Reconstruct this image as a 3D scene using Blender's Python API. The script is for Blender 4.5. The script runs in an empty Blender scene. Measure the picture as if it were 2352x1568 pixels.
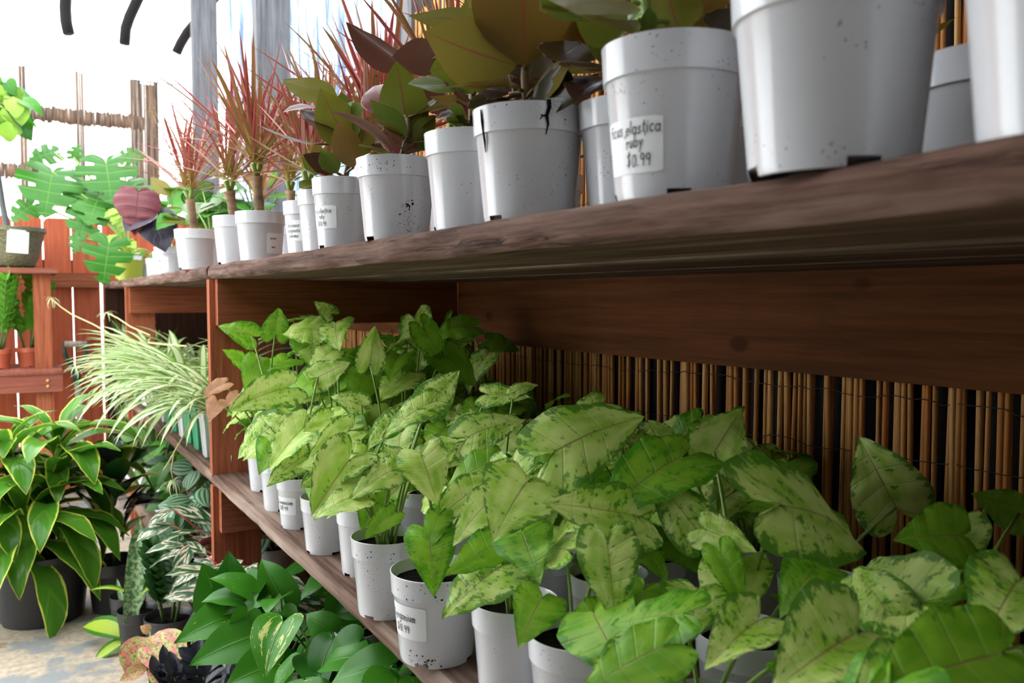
import bpy, math, random
from mathutils import Vector, Matrix, noise as mnoise
R = math.radians
rnd = random.Random(7)
SC = bpy.context.scene
COL = SC.collection

# ---------------------------------------------------------------- camera, sky, exposure
FPX, CX, CY = 1950.0, 1176.0, 784.0          # focal length and centre in photo pixels
YAW, PITCH, CAMZ = R(30.4), R(3.0), 1.25
cd = bpy.data.cameras.new('camera'); cam = bpy.data.objects.new('camera', cd); COL.objects.link(cam)
cam.location = (0, 0, CAMZ); cam.rotation_euler = (R(90) - PITCH, 0, -YAW)
cd.sensor_width = 36.0; cd.lens = FPX / 2352 * 36.0
cd.clip_start = 0.02; cd.clip_end = 100
cd.dof.use_dof = True; cd.dof.focus_distance = 1.55; cd.dof.aperture_fstop = 6.2
SC.camera = cam
w = bpy.data.worlds.new('sky'); SC.world = w; w.use_nodes = True
bg = w.node_tree.nodes['Background']; bg.inputs[0].default_value = (0.93, 0.97, 1.0, 1); bg.inputs[1].default_value = 3.5
SC.view_settings.view_transform = 'Standard'; SC.view_settings.look = 'None'
SC.view_settings.gamma = 1; SC.view_settings.use_curve_mapping = False
SC.view_settings.exposure = 0.68
SC.cycles.max_bounces = 8; SC.cycles.diffuse_bounces = 4; SC.cycles.transparent_max_bounces = 8
SC.cycles.transmission_bounces = 4; SC.cycles.glossy_bounces = 2
SC.cycles.sample_clamp_indirect = 6

_F = Vector((math.sin(YAW) * math.cos(PITCH), math.cos(YAW) * math.cos(PITCH), -math.sin(PITCH)))
_R = Vector((math.cos(YAW), -math.sin(YAW), 0)); _U = _R.cross(_F)
CAM = Vector((0, 0, CAMZ))
def ray(px, py): return _F + _R * ((px - CX) / FPX) + _U * ((CY - py) / FPX)
def pt(px, py, d): return CAM + ray(px, py) * d          # a point seen at a pixel, d metres along the optical axis
def on_z(px, py, z): r = ray(px, py); return CAM + r * ((z - CAMZ) / r.z)
def on_x(px, py, x): r = ray(px, py); return CAM + r * (x / r.x)
def on_y(px, py, y): r = ray(px, py); return CAM + r * (y / r.y)
def depth(p): return (Vector(p) - CAM).dot(_F)

# ---------------------------------------------------------------- helpers
def link(name, me, m=None, parent=None, mw=None, label=None):
    o = bpy.data.objects.new(name, me); COL.objects.link(o)
    if m is not None and me is not None and not me.materials: me.materials.append(m)
    if parent is not None: o.parent = parent
    if mw is not None: o.matrix_basis = mw
    if label: o['label'] = label
    return o
def tag(o, label=None, cat=None, group=None, kind=None):
    if label: o['label'] = label
    if cat: o['category'] = cat
    if group: o['group'] = group
    if kind: o['kind'] = kind
    return o
def thing(name, loc, label, cat, group=None, rz=0):
    o = bpy.data.objects.new(name, None); COL.objects.link(o); o.location = loc; o.rotation_euler.z = rz
    o.empty_display_size = 0.05
    return tag(o, label, cat, group)
T = Matrix.Translation
class MB:
    def __init__(s): s.v = []; s.f = []; s.uv = []
    def add(s, vs, fs):
        n = len(s.v); s.v += [tuple(v) for v in vs]; s.f += [tuple(i + n for i in f) for f in fs]
    def box(s, a, b):
        x0, y0, z0 = a; x1, y1, z1 = b
        s.add([(x0,y0,z0),(x1,y0,z0),(x1,y1,z0),(x0,y1,z0),(x0,y0,z1),(x1,y0,z1),(x1,y1,z1),(x0,y1,z1)],
              [(0,3,2,1),(4,5,6,7),(0,1,5,4),(1,2,6,5),(2,3,7,6),(3,0,4,7)])
    def tube(s, pts, rads, n=6, cap=True):
        pts = [Vector(p) for p in pts]
        if not isinstance(rads, (list, tuple)): rads = [rads] * len(pts)
        base = len(s.v); up = None
        for i, p in enumerate(pts):
            d = (pts[min(i+1, len(pts)-1)] - pts[max(i-1, 0)]).normalized()
            if up is None: up = Vector((1,0,0)) if abs(d.x) < .8 else Vector((0,1,0))
            a = (up - d * up.dot(d)).normalized(); b = d.cross(a); up = a
            for k in range(n):
                t = 2*math.pi*k/n; s.v.append(tuple(p + (a*math.cos(t) + b*math.sin(t))*rads[i]))
        for i in range(len(pts)-1):
            for k in range(n):
                k2 = (k+1) % n; a0 = base+i*n
                s.f.append((a0+k, a0+k2, a0+n+k2, a0+n+k))
        if cap:
            s.f.append(tuple(base+k for k in range(n-1,-1,-1))); e = base+(len(pts)-1)*n
            s.f.append(tuple(e+k for k in range(n)))
    def mesh(s, name, m=None, smooth=True):
        me = bpy.data.meshes.new(name); me.from_pydata(s.v, [], s.f)
        if m is not None: me.materials.append(m)
        if smooth: me.shade_smooth()
        me.update(); return me

# ---------------------------------------------------------------- materials
class NT:
    def __init__(s, name):
        s.m = bpy.data.materials.new(name); s.m.use_nodes = True; s.t = s.m.node_tree
        s.b = s.t.nodes['Principled BSDF']; s.out = s.t.nodes['Material Output']
    def n(s, typ, **kw):
        nd = s.t.nodes.new(typ)
        for k, v in kw.items():
            if k.startswith('i_'):
                key = k[2:]; key = int(key) if key.isdigit() else key
                s.set(nd.inputs[key], v)
            else: setattr(nd, k, v)
        return nd
    def set(s, inp, v):
        if isinstance(v, bpy.types.NodeSocket): s.t.links.new(v, inp)
        elif isinstance(v, (tuple, list)) and len(v) == 3 and inp.type == 'RGBA': inp.default_value = (*v, 1)
        else: inp.default_value = v
    def math(s, op, a, b=0.0, c=0.0, clamp=False):
        nd = s.n('ShaderNodeMath', operation=op); nd.use_clamp = clamp
        s.set(nd.inputs[0], a); s.set(nd.inputs[1], b); s.set(nd.inputs[2], c); return nd.outputs[0]
    def step(s, x, a, b):
        nd = s.n('ShaderNodeMapRange', interpolation_type='SMOOTHSTEP')
        s.set(nd.inputs[0], x); nd.inputs[1].default_value = a; nd.inputs[2].default_value = b; return nd.outputs[0]
    def mix(s, f, a, b, typ='MIX'):
        nd = s.n('ShaderNodeMix', data_type='RGBA', blend_type=typ)
        s.set(nd.inputs[0], f); s.set(nd.inputs[6], a); s.set(nd.inputs[7], b); return nd.outputs[2]
    def noise(s, vec, scale, detail=3, rough=.55):
        nd = s.n('ShaderNodeTexNoise'); s.set(nd.inputs['Vector'], vec)
        nd.inputs['Scale'].default_value = scale; nd.inputs['Detail'].default_value = detail; nd.inputs['Roughness'].default_value = rough
        return nd.outputs[0]
    def comb(s, x, y, z):
        nd = s.n('ShaderNodeCombineXYZ'); s.set(nd.inputs[0], x); s.set(nd.inputs[1], y); s.set(nd.inputs[2], z); return nd.outputs[0]
    def coord(s, scale=(1,1,1), rand=True):
        tc = s.n('ShaderNodeTexCoord'); mp = s.n('ShaderNodeMapping'); s.t.links.new(tc.outputs['Object'], mp.inputs[0])
        mp.inputs['Scale'].default_value = scale
        if rand:
            oi = s.n('ShaderNodeObjectInfo'); r = s.math('MULTIPLY', oi.outputs['Random'], 37.0)
            s.t.links.new(s.comb(r, s.math('MULTIPLY', r, 1.7), s.math('MULTIPLY', r, .6)), mp.inputs['Location'])
        return mp.outputs[0]
    def bump(s, h, strength=.3, dist=.01):
        nd = s.n('ShaderNodeBump'); nd.inputs['Strength'].default_value = strength; nd.inputs['Distance'].default_value = dist
        s.t.links.new(h, nd.inputs['Height']); s.t.links.new(nd.outputs[0], s.b.inputs['Normal']); return nd.outputs[0]
    def fin(s, col, rough=.6, spec=.5):
        s.set(s.b.inputs['Base Color'], col); s.set(s.b.inputs['Roughness'], rough); s.b.inputs['Specular IOR Level'].default_value = spec
        return s.m

def wood(name, dark, mid, light, axis='y', rough=.75, wear=.5, fine=90, crack=.25, knots=0):
    s = NT(name); sc = {'x': (.045,1,1), 'y': (1,.045,1), 'z': (1,1,.045)}[axis]
    c = s.coord(sc); c2 = s.coord((1,1,1))
    g = s.noise(c, fine, 5, .65); g2 = s.noise(c, 18, 3); p = s.noise(c2, 5, 3)
    col = s.mix(s.step(g, .3, .7), dark, mid)
    col = s.mix(s.math('MULTIPLY', s.step(g2, .48, .75), wear), col, light)
    col = s.mix(s.math('MULTIPLY', s.step(p, .45, .8), .55), col, dark)
    ck = s.noise(c, 34, 6, .75); col = s.mix(s.math('MULTIPLY', s.step(ck, .60, .68), crack), col, tuple(x*.3 for x in dark))
    s.bump(s.math('SUBTRACT', s.math('ADD', g, s.math('MULTIPLY', g2, .6)), s.math('MULTIPLY', s.step(ck, .58, .68), 1.6*crack)), .6, .005)
    if knots:
        kc = s.coord({'y': (1,.6,1), 'x': (.6,1,1), 'z': (1,1,.6)}[axis]); v = s.n('ShaderNodeTexVoronoi'); v.inputs['Scale'].default_value = knots; s.t.links.new(kc, v.inputs['Vector'])
        col = s.mix(s.math('MULTIPLY', s.step(v.outputs['Distance'], .16, .08), .75), col, tuple(x*.45 for x in dark))
    return s.fin(col, min(.95, rough+.15), .12)
M = {}
M['shelf'] = wood('weathered_shelf_wood', (.065,.035,.024), (.175,.10,.074), (.38,.29,.23), 'y', .7, .75, 90, .75)
M['redwood'] = wood('stained_redwood_upright', (.24,.065,.028), (.40,.125,.06), (.48,.19,.10), 'z', .65, .35)
M['redwood_x'] = wood('stained_redwood_across', (.20,.055,.024), (.34,.105,.05), (.42,.16,.09), 'x', .65, .35)
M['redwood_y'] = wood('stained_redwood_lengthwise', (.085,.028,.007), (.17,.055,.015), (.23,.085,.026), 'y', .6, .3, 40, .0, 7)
M['fence'] = wood('orange_red_fence_wood', (.36,.082,.04), (.52,.13,.06), (.56,.18,.10), 'z', .7, .35, 40)
M['left_shelf'] = wood('brown_red_shelf_wood', (.20,.062,.04), (.31,.10,.062), (.38,.18,.13), 'x', .65, .5)
M['grey_post'] = wood('grey_weathered_post', (.085,.085,.088), (.17,.168,.17), (.24,.235,.23), 'z', .85, .5, 60)
M['wall_dark'] = wood('dark_backing_boards', (.03,.014,.009), (.06,.026,.016), (.08,.04,.025), 'z', .9, .3)

def plastic(name, col, rough=.32, dirt=.5, dirtcol=(.06,.05,.035)):
    s = NT(name); c = s.coord()
    v = s.n('ShaderNodeTexVoronoi'); v.inputs['Scale'].default_value = 22; s.t.links.new(c, v.inputs['Vector'])
    g = s.noise(c, 2.2, 3); v2 = s.noise(c, 34, 3)
    sp = s.math('MULTIPLY', s.math('LESS_THAN', v.outputs['Distance'], .12), s.step(g, .50, .58))
    sp = s.math('MULTIPLY', s.math('MAXIMUM', sp, s.math('MULTIPLY', s.step(v2, .63, .67), s.step(g, .58, .68))), dirt)
    soft = s.math('MULTIPLY', s.step(s.noise(c, 3, 4), .5, .8), .18)
    cc = s.mix(soft, col, tuple(x*.8 for x in col)); cc = s.mix(sp, cc, dirtcol)
    return s.fin(cc, rough, .75)
M['pot_white'] = plastic('white_pot_plastic', (.70,.715,.745), .16, .85)
M['pot_green'] = plastic('green_pot_plastic', (.02,.30,.13), .35, .3)
M['pot_lime'] = plastic('lime_pot_plastic', (.36,.40,.035), .35, .2)
M['pot_terra'] = plastic('terracotta_pot_plastic', (.52,.12,.06), .4, .3)
M['pot_red'] = plastic('red_pot_plastic', (.40,.035,.025), .4, .3)
M['pot_black'] = plastic('black_pot_plastic', (.018,.018,.022), .4, .5, (.15,.12,.1))
s = NT('glazed_olive_pot'); c = s.coord(); nz = s.noise(c, 30, 5); s.bump(nz, .6, .01)
M['pot_olive'] = s.fin(s.mix(s.step(nz, .35, .7), (.12,.11,.05), (.26,.25,.14)), .5)
s = NT('dark_potting_soil'); c = s.coord(); nz = s.noise(c, 150, 4, .7); s.bump(nz, 1, .01)
M['soil'] = s.fin(s.mix(s.step(nz, .62, .72), (.012,.008,.006), (.16,.13,.08)), .95, .1)
s = NT('paper_sticker'); M['paper'] = s.fin((.86,.87,.88), .5)
s = NT('black_marker_ink'); M['ink'] = s.fin((.012,.012,.014), .5)
s = NT('concrete_with_worn_paint'); c = s.coord((1,1,1), False)
a = s.noise(c, 5, 6, .65); b = s.noise(c, 40, 4); e = s.noise(c, 9, 5, .7)
col = s.mix(s.step(b, .3, .7), (.36,.28,.20), (.50,.42,.33)); col = s.mix(s.step(a, .50, .57), col, (.24,.25,.25))
col = s.mix(s.step(e, .60, .66), col, (.28,.21,.14)); s.bump(b, .3, .005); M['concrete'] = s.fin(col, .8)
s = NT('bamboo_reed'); oi = s.n('ShaderNodeObjectInfo'); c = s.coord((1,1,.05)); g = s.noise(c, 260, 3)
col = s.mix(oi.outputs['Random'], (.52,.19,.04), (.68,.38,.14)); col = s.mix(s.step(g, .5, .75), col, (.36,.18,.07))
M['reed'] = s.fin(col, .6, .2)
s = NT('bamboo_reed_pale'); c = s.coord((1,1,.05)); g = s.noise(c, 60, 3)
M['reed_pale'] = s.fin(s.mix(s.step(g, .4, .6), (.05,.028,.015), (.20,.12,.07)), .6)
s = NT('dark_wire'); M['wire'] = s.fin((.03,.025,.02), .6)
s = NT('black_backing_sheet'); M['backing'] = s.fin((.012,.012,.016), .9)
s = NT('dark_roof_pipe'); M['pipe'] = s.fin((.014,.012,.011), .8, .1)
s = NT('opaque_shade_sheet'); M['roof'] = s.fin((.55,.55,.55), .8)
def sheet(name, col, clear, streak=None):
    s = NT(name); tr = s.n('ShaderNodeBsdfTranslucent'); cl = s.n('ShaderNodeBsdfTransparent')
    s.t.nodes.remove(s.b); s.set(tr.inputs[0], col); f = clear
    if streak:
        c = s.coord((1,1,.12), False); g = s.noise(c, 5, 5, .7); g2 = s.noise(c, 20, 3, .6)
        f = s.math('ADD', s.math('MULTIPLY', s.step(g, .42, .62), .10), s.math('MULTIPLY', s.step(g2, .5, .75), .06))
        s.set(tr.inputs[0], s.mix(s.step(s.math('ADD', s.math('MULTIPLY', g, .6), s.math('MULTIPLY', g2, .4)), .40, .58), streak, col))
    m = s.n('ShaderNodeMixShader'); s.set(m.inputs[0], f); s.t.links.new(tr.outputs[0], m.inputs[1]); s.t.links.new(cl.outputs[0], m.inputs[2])
    s.t.links.new(m.outputs[0], s.out.inputs[0]); return s.m
M['film'] = sheet('cloudy_blue_plastic_film', (.30,.36,.47), .4, (.08,.12,.21))
M['poly'] = sheet('white_translucent_panel', (.95,.95,.95), .45)

# leaves: UV.x runs along the midrib, UV.y across (0.5 = midrib)
def leaf_mat(name, colfn, rough=.4, trans=.3, back=None, tcol=None, bump=.25, spec=.3):
    s = NT(name); uv = s.n('ShaderNodeUVMap'); sp = s.n('ShaderNodeSeparateXYZ'); s.t.links.new(uv.outputs[0], sp.inputs[0])
    t = sp.outputs[0]; sv = s.math('MULTIPLY_ADD', sp.outputs[1], 2.0, -1.0); a = s.math('ABSOLUTE', sv)
    oi = s.n('ShaderNodeObjectInfo'); rn = oi.outputs['Random']
    col, h = colfn(s, t, sv, a, rn)
    if back is not None:
        gm = s.n('ShaderNodeNewGeometry'); mid = s.step(a, .05, .02)
        bk = back(s, t, sv, a, rn) if callable(back) else back
        col = s.mix(gm.outputs['Backfacing'], col, bk)
    if h is not None: s.bump(h, bump, .01)
    s.set(s.b.inputs['Base Color'], col); s.b.inputs['Roughness'].default_value = rough; s.b.inputs['Specular IOR Level'].default_value = spec
    tr = s.n('ShaderNodeBsdfTranslucent'); s.set(tr.inputs[0], s.mix(1.0, col, tcol, 'MULTIPLY') if tcol else col)
    m = s.n('ShaderNodeMixShader'); m.inputs[0].default_value = trans
    s.t.links.new(s.b.outputs[0], m.inputs[1]); s.t.links.new(tr.outputs[0], m.inputs[2]); s.t.links.new(m.outputs[0], s.out.inputs[0])
    return s.m
def veins(s, t, a, k=.3, freq=7.0):
    q = s.math('SUBTRACT', t, s.math('MULTIPLY', a, k))
    wv = s.math('ABSOLUTE', s.math('SUBTRACT', s.math('FRACT', s.math('MULTIPLY', q, freq)), .5))
    return q, s.math('MAXIMUM', s.step(wv, .07, .0), s.step(a, .035, .0))
def c_syn(pale, mid, dark, amount):
    def fn(s, t, sv, a, rn):
        q, vn = veins(s, t, a, 0.0, 7)
        vec = s.comb(s.math('MULTIPLY', q, 22.0), s.math('MULTIPLY_ADD', sv, 3.6, s.math('MULTIPLY', rn, 40.0)), s.math('MULTIPLY', rn, 17.0))
        nz = s.noise(vec, 1.0, 4, .65)
        vec2 = s.comb(s.math('MULTIPLY', t, 3.0), s.math('MULTIPLY_ADD', sv, 1.5, s.math('MULTIPLY', rn, 90.0)), 0.0)
        big = s.noise(vec2, 1.0, 2)
        edge = s.step(a, .6, 1.05)
        base = s.mix(s.step(big, .35, .65), pale, mid)
        v = s.math('ADD', nz, s.math('MULTIPLY', edge, .22)); v = s.math('ADD', v, s.math('MULTIPLY', s.math('SUBTRACT', rn, .5), .14))
        v = s.math('ADD', v, s.math('MULTIPLY', s.math('SUBTRACT', big, .5), .3))
        col = s.mix(s.math('MULTIPLY', s.step(v, .60 - amount, .72 - amount), .82), base, dark)
        col = s.mix(s.math('MULTIPLY', vn, .18), col, (.62,.60,.32))
        col = s.mix(s.math('MULTIPLY', s.step(a, .035, .008), .6), col, (.30,.12,.07))
        return col, s.math('SUBTRACT', s.math('MULTIPLY', nz, .3), vn)
    return fn
M['syn'] = leaf_mat('mottled_arrowhead_leaf', c_syn((.63,.77,.22), (.35,.58,.06), (.035,.19,.01), .03), .42, .3)
M['syn_green'] = leaf_mat('green_arrowhead_leaf', c_syn((.27,.52,.035), (.17,.42,.02), (.06,.26,.01), .02), .4, .35)
M['syn_pink'] = leaf_mat('pink_arrowhead_leaf', c_syn((.68,.36,.24), (.60,.30,.18), (.45,.30,.12), -.1), .45, .3)
def c_plain(c0, c1, vein, freq=8, vs=.4, edge=None, ew=(.9,.97), k=.3):
    def fn(s, t, sv, a, rn):
        q, vn = veins(s, t, a, k, freq)
        nz = s.noise(s.comb(s.math('MULTIPLY', q, 6.0), s.math('MULTIPLY_ADD', sv, 1.5, s.math('MULTIPLY', rn, 50.0)), 0.0), 1.0, 3)
        col = s.mix(s.math('ADD', s.math('MULTIPLY', nz, .7), s.math('MULTIPLY', rn, .5)), c0, c1)
        col = s.mix(s.math('MULTIPLY', vn, vs), col, vein)
        if edge: col = s.mix(s.step(s.math('ADD', a, s.math('MULTIPLY', s.math('SUBTRACT', nz, .5), .35)), *ew), col, edge)
        return col, s.math('SUBTRACT', 0.0, vn)
    return fn
def flat_back(c0, c1, vein):
    def fn(s, t, sv, a, rn):
        return s.mix(s.step(a, .05, .015), s.mix(rn, c0, c1), vein)
    return fn
M['ficus'] = leaf_mat('dark_rubber_leaf', c_plain((.025,.045,.015), (.06,.02,.022), (.10,.06,.03), 16, .25, (.45,.20,.15), (.93,1.02)), .22, .22,
                      flat_back((.17,.15,.022), (.19,.115,.03), (.24,.08,.04)), (1.3,1.2,.7), .15)
M['ficus_green'] = leaf_mat('olive_rubber_leaf', c_plain((.07,.13,.015), (.13,.17,.02), (.18,.20,.05), 16, .25, (.45,.25,.15), (.95,1.04)), .25, .3,
                      flat_back((.16,.19,.02), (.22,.17,.03), (.24,.09,.04)), None, .15)
M['ficus_red'] = leaf_mat('maroon_rubber_leaf', c_plain((.10,.015,.02), (.20,.05,.04), (.2,.06,.05), 16, .25, (.5,.25,.2), (.92,1.0)), .28, .12,
                      flat_back((.13,.045,.03), (.17,.075,.045), (.2,.06,.04)), None, .15)
def c_strap(mid, edge, w0, w1, var=None):
    def fn(s, t, sv, a, rn):
        nz = s.noise(s.comb(s.math('MULTIPLY', t, 1.2), s.math('MULTIPLY_ADD', sv, 6.0, s.math('MULTIPLY', rn, 50.0)), 0.0), 1.0, 2)
        col = s.mix(s.step(s.math('ADD', a, s.math('MULTIPLY', s.math('SUBTRACT', nz, .5), .3)), w0, w1), mid, edge)
        if var: col = s.mix(s.step(rn, *var[1]), col, var[0])
        return col, nz
    return fn
M['spider'] = leaf_mat('white_striped_spider_leaf', c_strap((.80,.84,.56), (.17,.34,.04), .45, .8), .4, .3)
def c_marg(s, t, sv, a, rn):
    g = s.mix(s.step(t, .02, .42), (.38,.48,.08), s.mix(s.step(rn, .3, .9), (.17,.16,.03), (.27,.05,.045)))
    col = s.mix(s.step(a, .35, .8), g, s.mix(rn, (.36,.05,.06), (.56,.12,.13)))
    return s.mix(s.step(rn, .93, .95), col, (.75,.45,.42)), None
M['marg'] = leaf_mat('pink_edged_dracaena_leaf', c_marg, .4, .25)
M['drac'] = leaf_mat('yellow_edged_dracaena_leaf', c_plain((.04,.17,.012), (.12,.32,.03), (.25,.42,.07), 1, .2, (.70,.74,.12), (.83,.91)), .22, .34)
M['drac_lime'] = leaf_mat('lime_striped_dracaena_leaf', c_strap((.42,.56,.06), (.05,.20,.02), .55, .7), .35, .3)
M['monst'] = leaf_mat('monstera_leaf', c_plain((.018,.11,.012), (.05,.20,.018), (.20,.38,.07), 7, .45, k=0), .35, .15)
M['zz'] = leaf_mat('glossy_zz_leaf', c_plain((.13,.46,.03), (.25,.60,.07), (.3,.6,.12), 4, .15), .25, .42)
M['zz_dark'] = leaf_mat('dark_zz_leaf', c_plain((.012,.05,.012), (.03,.10,.02), (.06,.12,.04), 4, .15), .25, .15)
M['raven'] = leaf_mat('near_black_leaf', c_plain((.012,.014,.02), (.03,.032,.045), (.05,.05,.06), 5, .2), .25, .1)
def c_poth(s, t, sv, a, rn):
    nz = s.noise(s.comb(s.math('MULTIPLY', t, 3.0), s.math('MULTIPLY_ADD', sv, 4.0, s.math('MULTIPLY', rn, 60.0)), 0.0), 1.0, 4, .7)
    lim = s.math('SUBTRACT', .78, s.math('MULTIPLY', s.step(rn, .6, 1.0), .23))
    col = s.mix(rn, (.018,.12,.008), (.06,.25,.015)); col = s.mix(s.math('GREATER_THAN', nz, lim), col, (.60,.66,.20))
    col = s.mix(s.math('MULTIPLY', s.step(a, .03, .0), .4), col, (.25,.45,.10))
    return col, s.step(a, .06, .0)
M['poth'] = leaf_mat('glossy_pothos_leaf', c_poth, .34, .22)
def c_stro(s, t, sv, a, rn):
    q = s.math('SUBTRACT', t, s.math('MULTIPLY', a, .45))
    nz = s.noise(s.comb(s.math('MULTIPLY', q, 4.5), s.math('MULTIPLY_ADD', sv, 1.2, s.math('MULTIPLY', rn, 70.0)), 0.0), 1.0, 3, .6)
    col = s.mix(s.step(nz, .50, .56), (.03,.11,.035), (.75,.66,.50)); col = s.mix(s.step(nz, .62, .66), col, (.16,.24,.12))
    return col, nz
M['strom'] = leaf_mat('cream_splashed_leaf', c_stro, .35, .2, (.22,.025,.05))
def c_pep(s, t, sv, a, rn):
    wv = s.math('ABSOLUTE', s.math('SUBTRACT', s.math('FRACT', s.math('MULTIPLY', sv, 2.6)), .5))
    col = s.mix(s.step(wv, .12, .3), (.035,.15,.04), (.30,.44,.30)); return col, wv
M['pep'] = leaf_mat('silver_striped_peperomia_leaf', c_pep, .3, .15)
def c_sans(s, t, sv, a, rn):
    nz = s.noise(s.comb(s.math('MULTIPLY', t, 26.0), s.math('MULTIPLY_ADD', sv, 2.0, s.math('MULTIPLY', rn, 60.0)), 0.0), 1.0, 3, .6)
    col = s.mix(s.step(nz, .42, .58), (.05,.14,.05), (.26,.36,.17)); return col, None
M['sans'] = leaf_mat('mottled_snake_plant_leaf', c_sans, .4, .1)
M['sans_edge'] = leaf_mat('yellow_edged_snake_plant_leaf', c_strap((.06,.15,.04), (.55,.50,.12), .7, .85), .4, .15)
def c_agla(s, t, sv, a, rn):
    nz = s.noise(s.comb(s.math('MULTIPLY', t, 14.0), s.math('MULTIPLY_ADD', sv, 7.0, s.math('MULTIPLY', rn, 70.0)), 0.0), 1.0, 4, .7)
    nb = s.noise(s.comb(s.math('MULTIPLY', t, 5.0), s.math('MULTIPLY_ADD', sv, 2.5, s.math('MULTIPLY', rn, 20.0)), 0.0), 1.0, 3)
    col = s.mix(s.step(nb, .40, .58), (.55,.55,.18), (.78,.25,.22)); col = s.mix(s.step(nz, .52, .58), col, (.14,.22,.04)); return col, None
M['agla'] = leaf_mat('pink_speckled_leaf', c_agla, .4, .2)
M['croton'] = leaf_mat('yellow_bronze_leaf', c_plain((.10,.10,.02), (.34,.36,.03), (.5,.45,.06), 7, .6), .35, .25)
M['aloc'] = leaf_mat('ribbed_maroon_leaf', c_plain((.11,.018,.024), (.16,.035,.04), (.04,.008,.012), 6, .8, None, k=0), .4, .1)
M['bluedark'] = leaf_mat('slate_purple_leaf', c_plain((.03,.025,.045), (.06,.045,.07), (.10,.08,.10), 6, .5, (.25,.22,.12), (.93,1.0)), .3, .1)
M['calath'] = leaf_mat('striped_round_leaf', c_plain((.04,.14,.03), (.08,.22,.04), (.45,.55,.14), 7, .9, (.03,.08,.03), (.8,.9), k=.4), .35, .2)
M['big_green'] = leaf_mat('broad_green_leaf', c_plain((.05,.22,.015), (.10,.34,.03), (.20,.42,.08), 8, .25), .3, .4)
M['lime_fluff'] = leaf_mat('lime_frilly_leaf', c_plain((.25,.48,.04), (.38,.6,.10), (.5,.65,.2), 6, .3), .4, .35)
def stemmat(name, col): s = NT(name); return s.fin(col, .5)
M['stem'] = stemmat('pale_green_stem', (.22,.34,.06)); M['stem_dark'] = stemmat('dark_green_stem', (.09,.15,.03))
M['stem_red'] = stemmat('red_brown_stem', (.16,.10,.035)); M['stem_cream'] = stemmat('cream_runner_stem', (.60,.50,.22))
M['cane'] = wood('tan_cane_bark', (.16,.10,.06), (.36,.25,.15), (.46,.34,.22), 'x', .8, .4, 30)

# ---------------------------------------------------------------- leaf shapes
def interp(tab, t):
    for (a, va), (b, vb) in zip(tab, tab[1:]):
        if t <= b:
            i = tab.index((a, va)); h = b - a; u = (t - a) / h
            def sl(k):
                if k <= 0: return (tab[1][1]-tab[0][1])/(tab[1][0]-tab[0][0])
                if k >= len(tab)-1: return (tab[-1][1]-tab[-2][1])/(tab[-1][0]-tab[-2][0])
                return (tab[k+1][1]-tab[k-1][1])/(tab[k+1][0]-tab[k-1][0])
            m0, m1 = sl(i)*h, sl(i+1)*h
            return max(0.0, (2*u**3-3*u*u+1)*va + (u**3-2*u*u+u)*m0 + (3*u*u-2*u**3)*vb + (u**3-u*u)*m1)
    return tab[-1][1]
def leaf_mesh(name, tab, mat, nt=12, ns=3, back=0.0, fold=.15, bend=0.0, wave=0.0, wfreq=3, cup=0.0, twist=0.0, notch=None, seed=0, bpow=1.6):
    """Leaf 1 m long along +Y from its stalk, upper side +Z; tab = half widths; back = how far the basal lobes reach behind the stalk."""
    vs = []; fs = []; uv = []; rr = random.Random(seed); ph = rr.random()*6; ph2 = rr.random()*6
    for i in range(nt + 1):
        t = i / nt; hw = interp(tab, t)
        a = bend * t                                            # arc bend: midrib curls down
        if abs(bend) > 1e-3: my, mz = math.sin(a)/bend, -(1-math.cos(a))/bend
        else: my, mz = t, 0.0
        for j in range(-ns, ns + 1):
            s = j / ns; aa = abs(s); cut = 1.0
            if notch: cut = notch(t, s)
            x = s * hw * cut; dy = -back * aa**1.2 * (1 - t)**bpow
            z = hw * (fold * aa - cup * aa * aa) + wave * math.sin(wfreq*6.28*t + ph + (0 if s > 0 else ph2)) * aa * aa
            z += twist * s * hw * math.sin(3*t)
            ty, tz = math.cos(a), -math.sin(a)
            y2 = my + dy*ty - z*tz; z2 = mz + dy*tz + z*ty
            vs.append((x, y2, z2)); uv.append((t, .5 + .5*s))
    n = 2*ns + 1
    for i in range(nt):
        for j in range(n-1):
            fs.append((i*n+j, i*n+j+1, (i+1)*n+j+1, (i+1)*n+j))
    me = bpy.data.meshes.new(name); me.from_pydata(vs, [], fs); me.materials.append(mat)
    ul = me.uv_layers.new(name='UVMap')
    for lp in me.loops: ul.data[lp.index].uv = uv[lp.vertex_index]
    me.shade_smooth(); me.update(); return me
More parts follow.
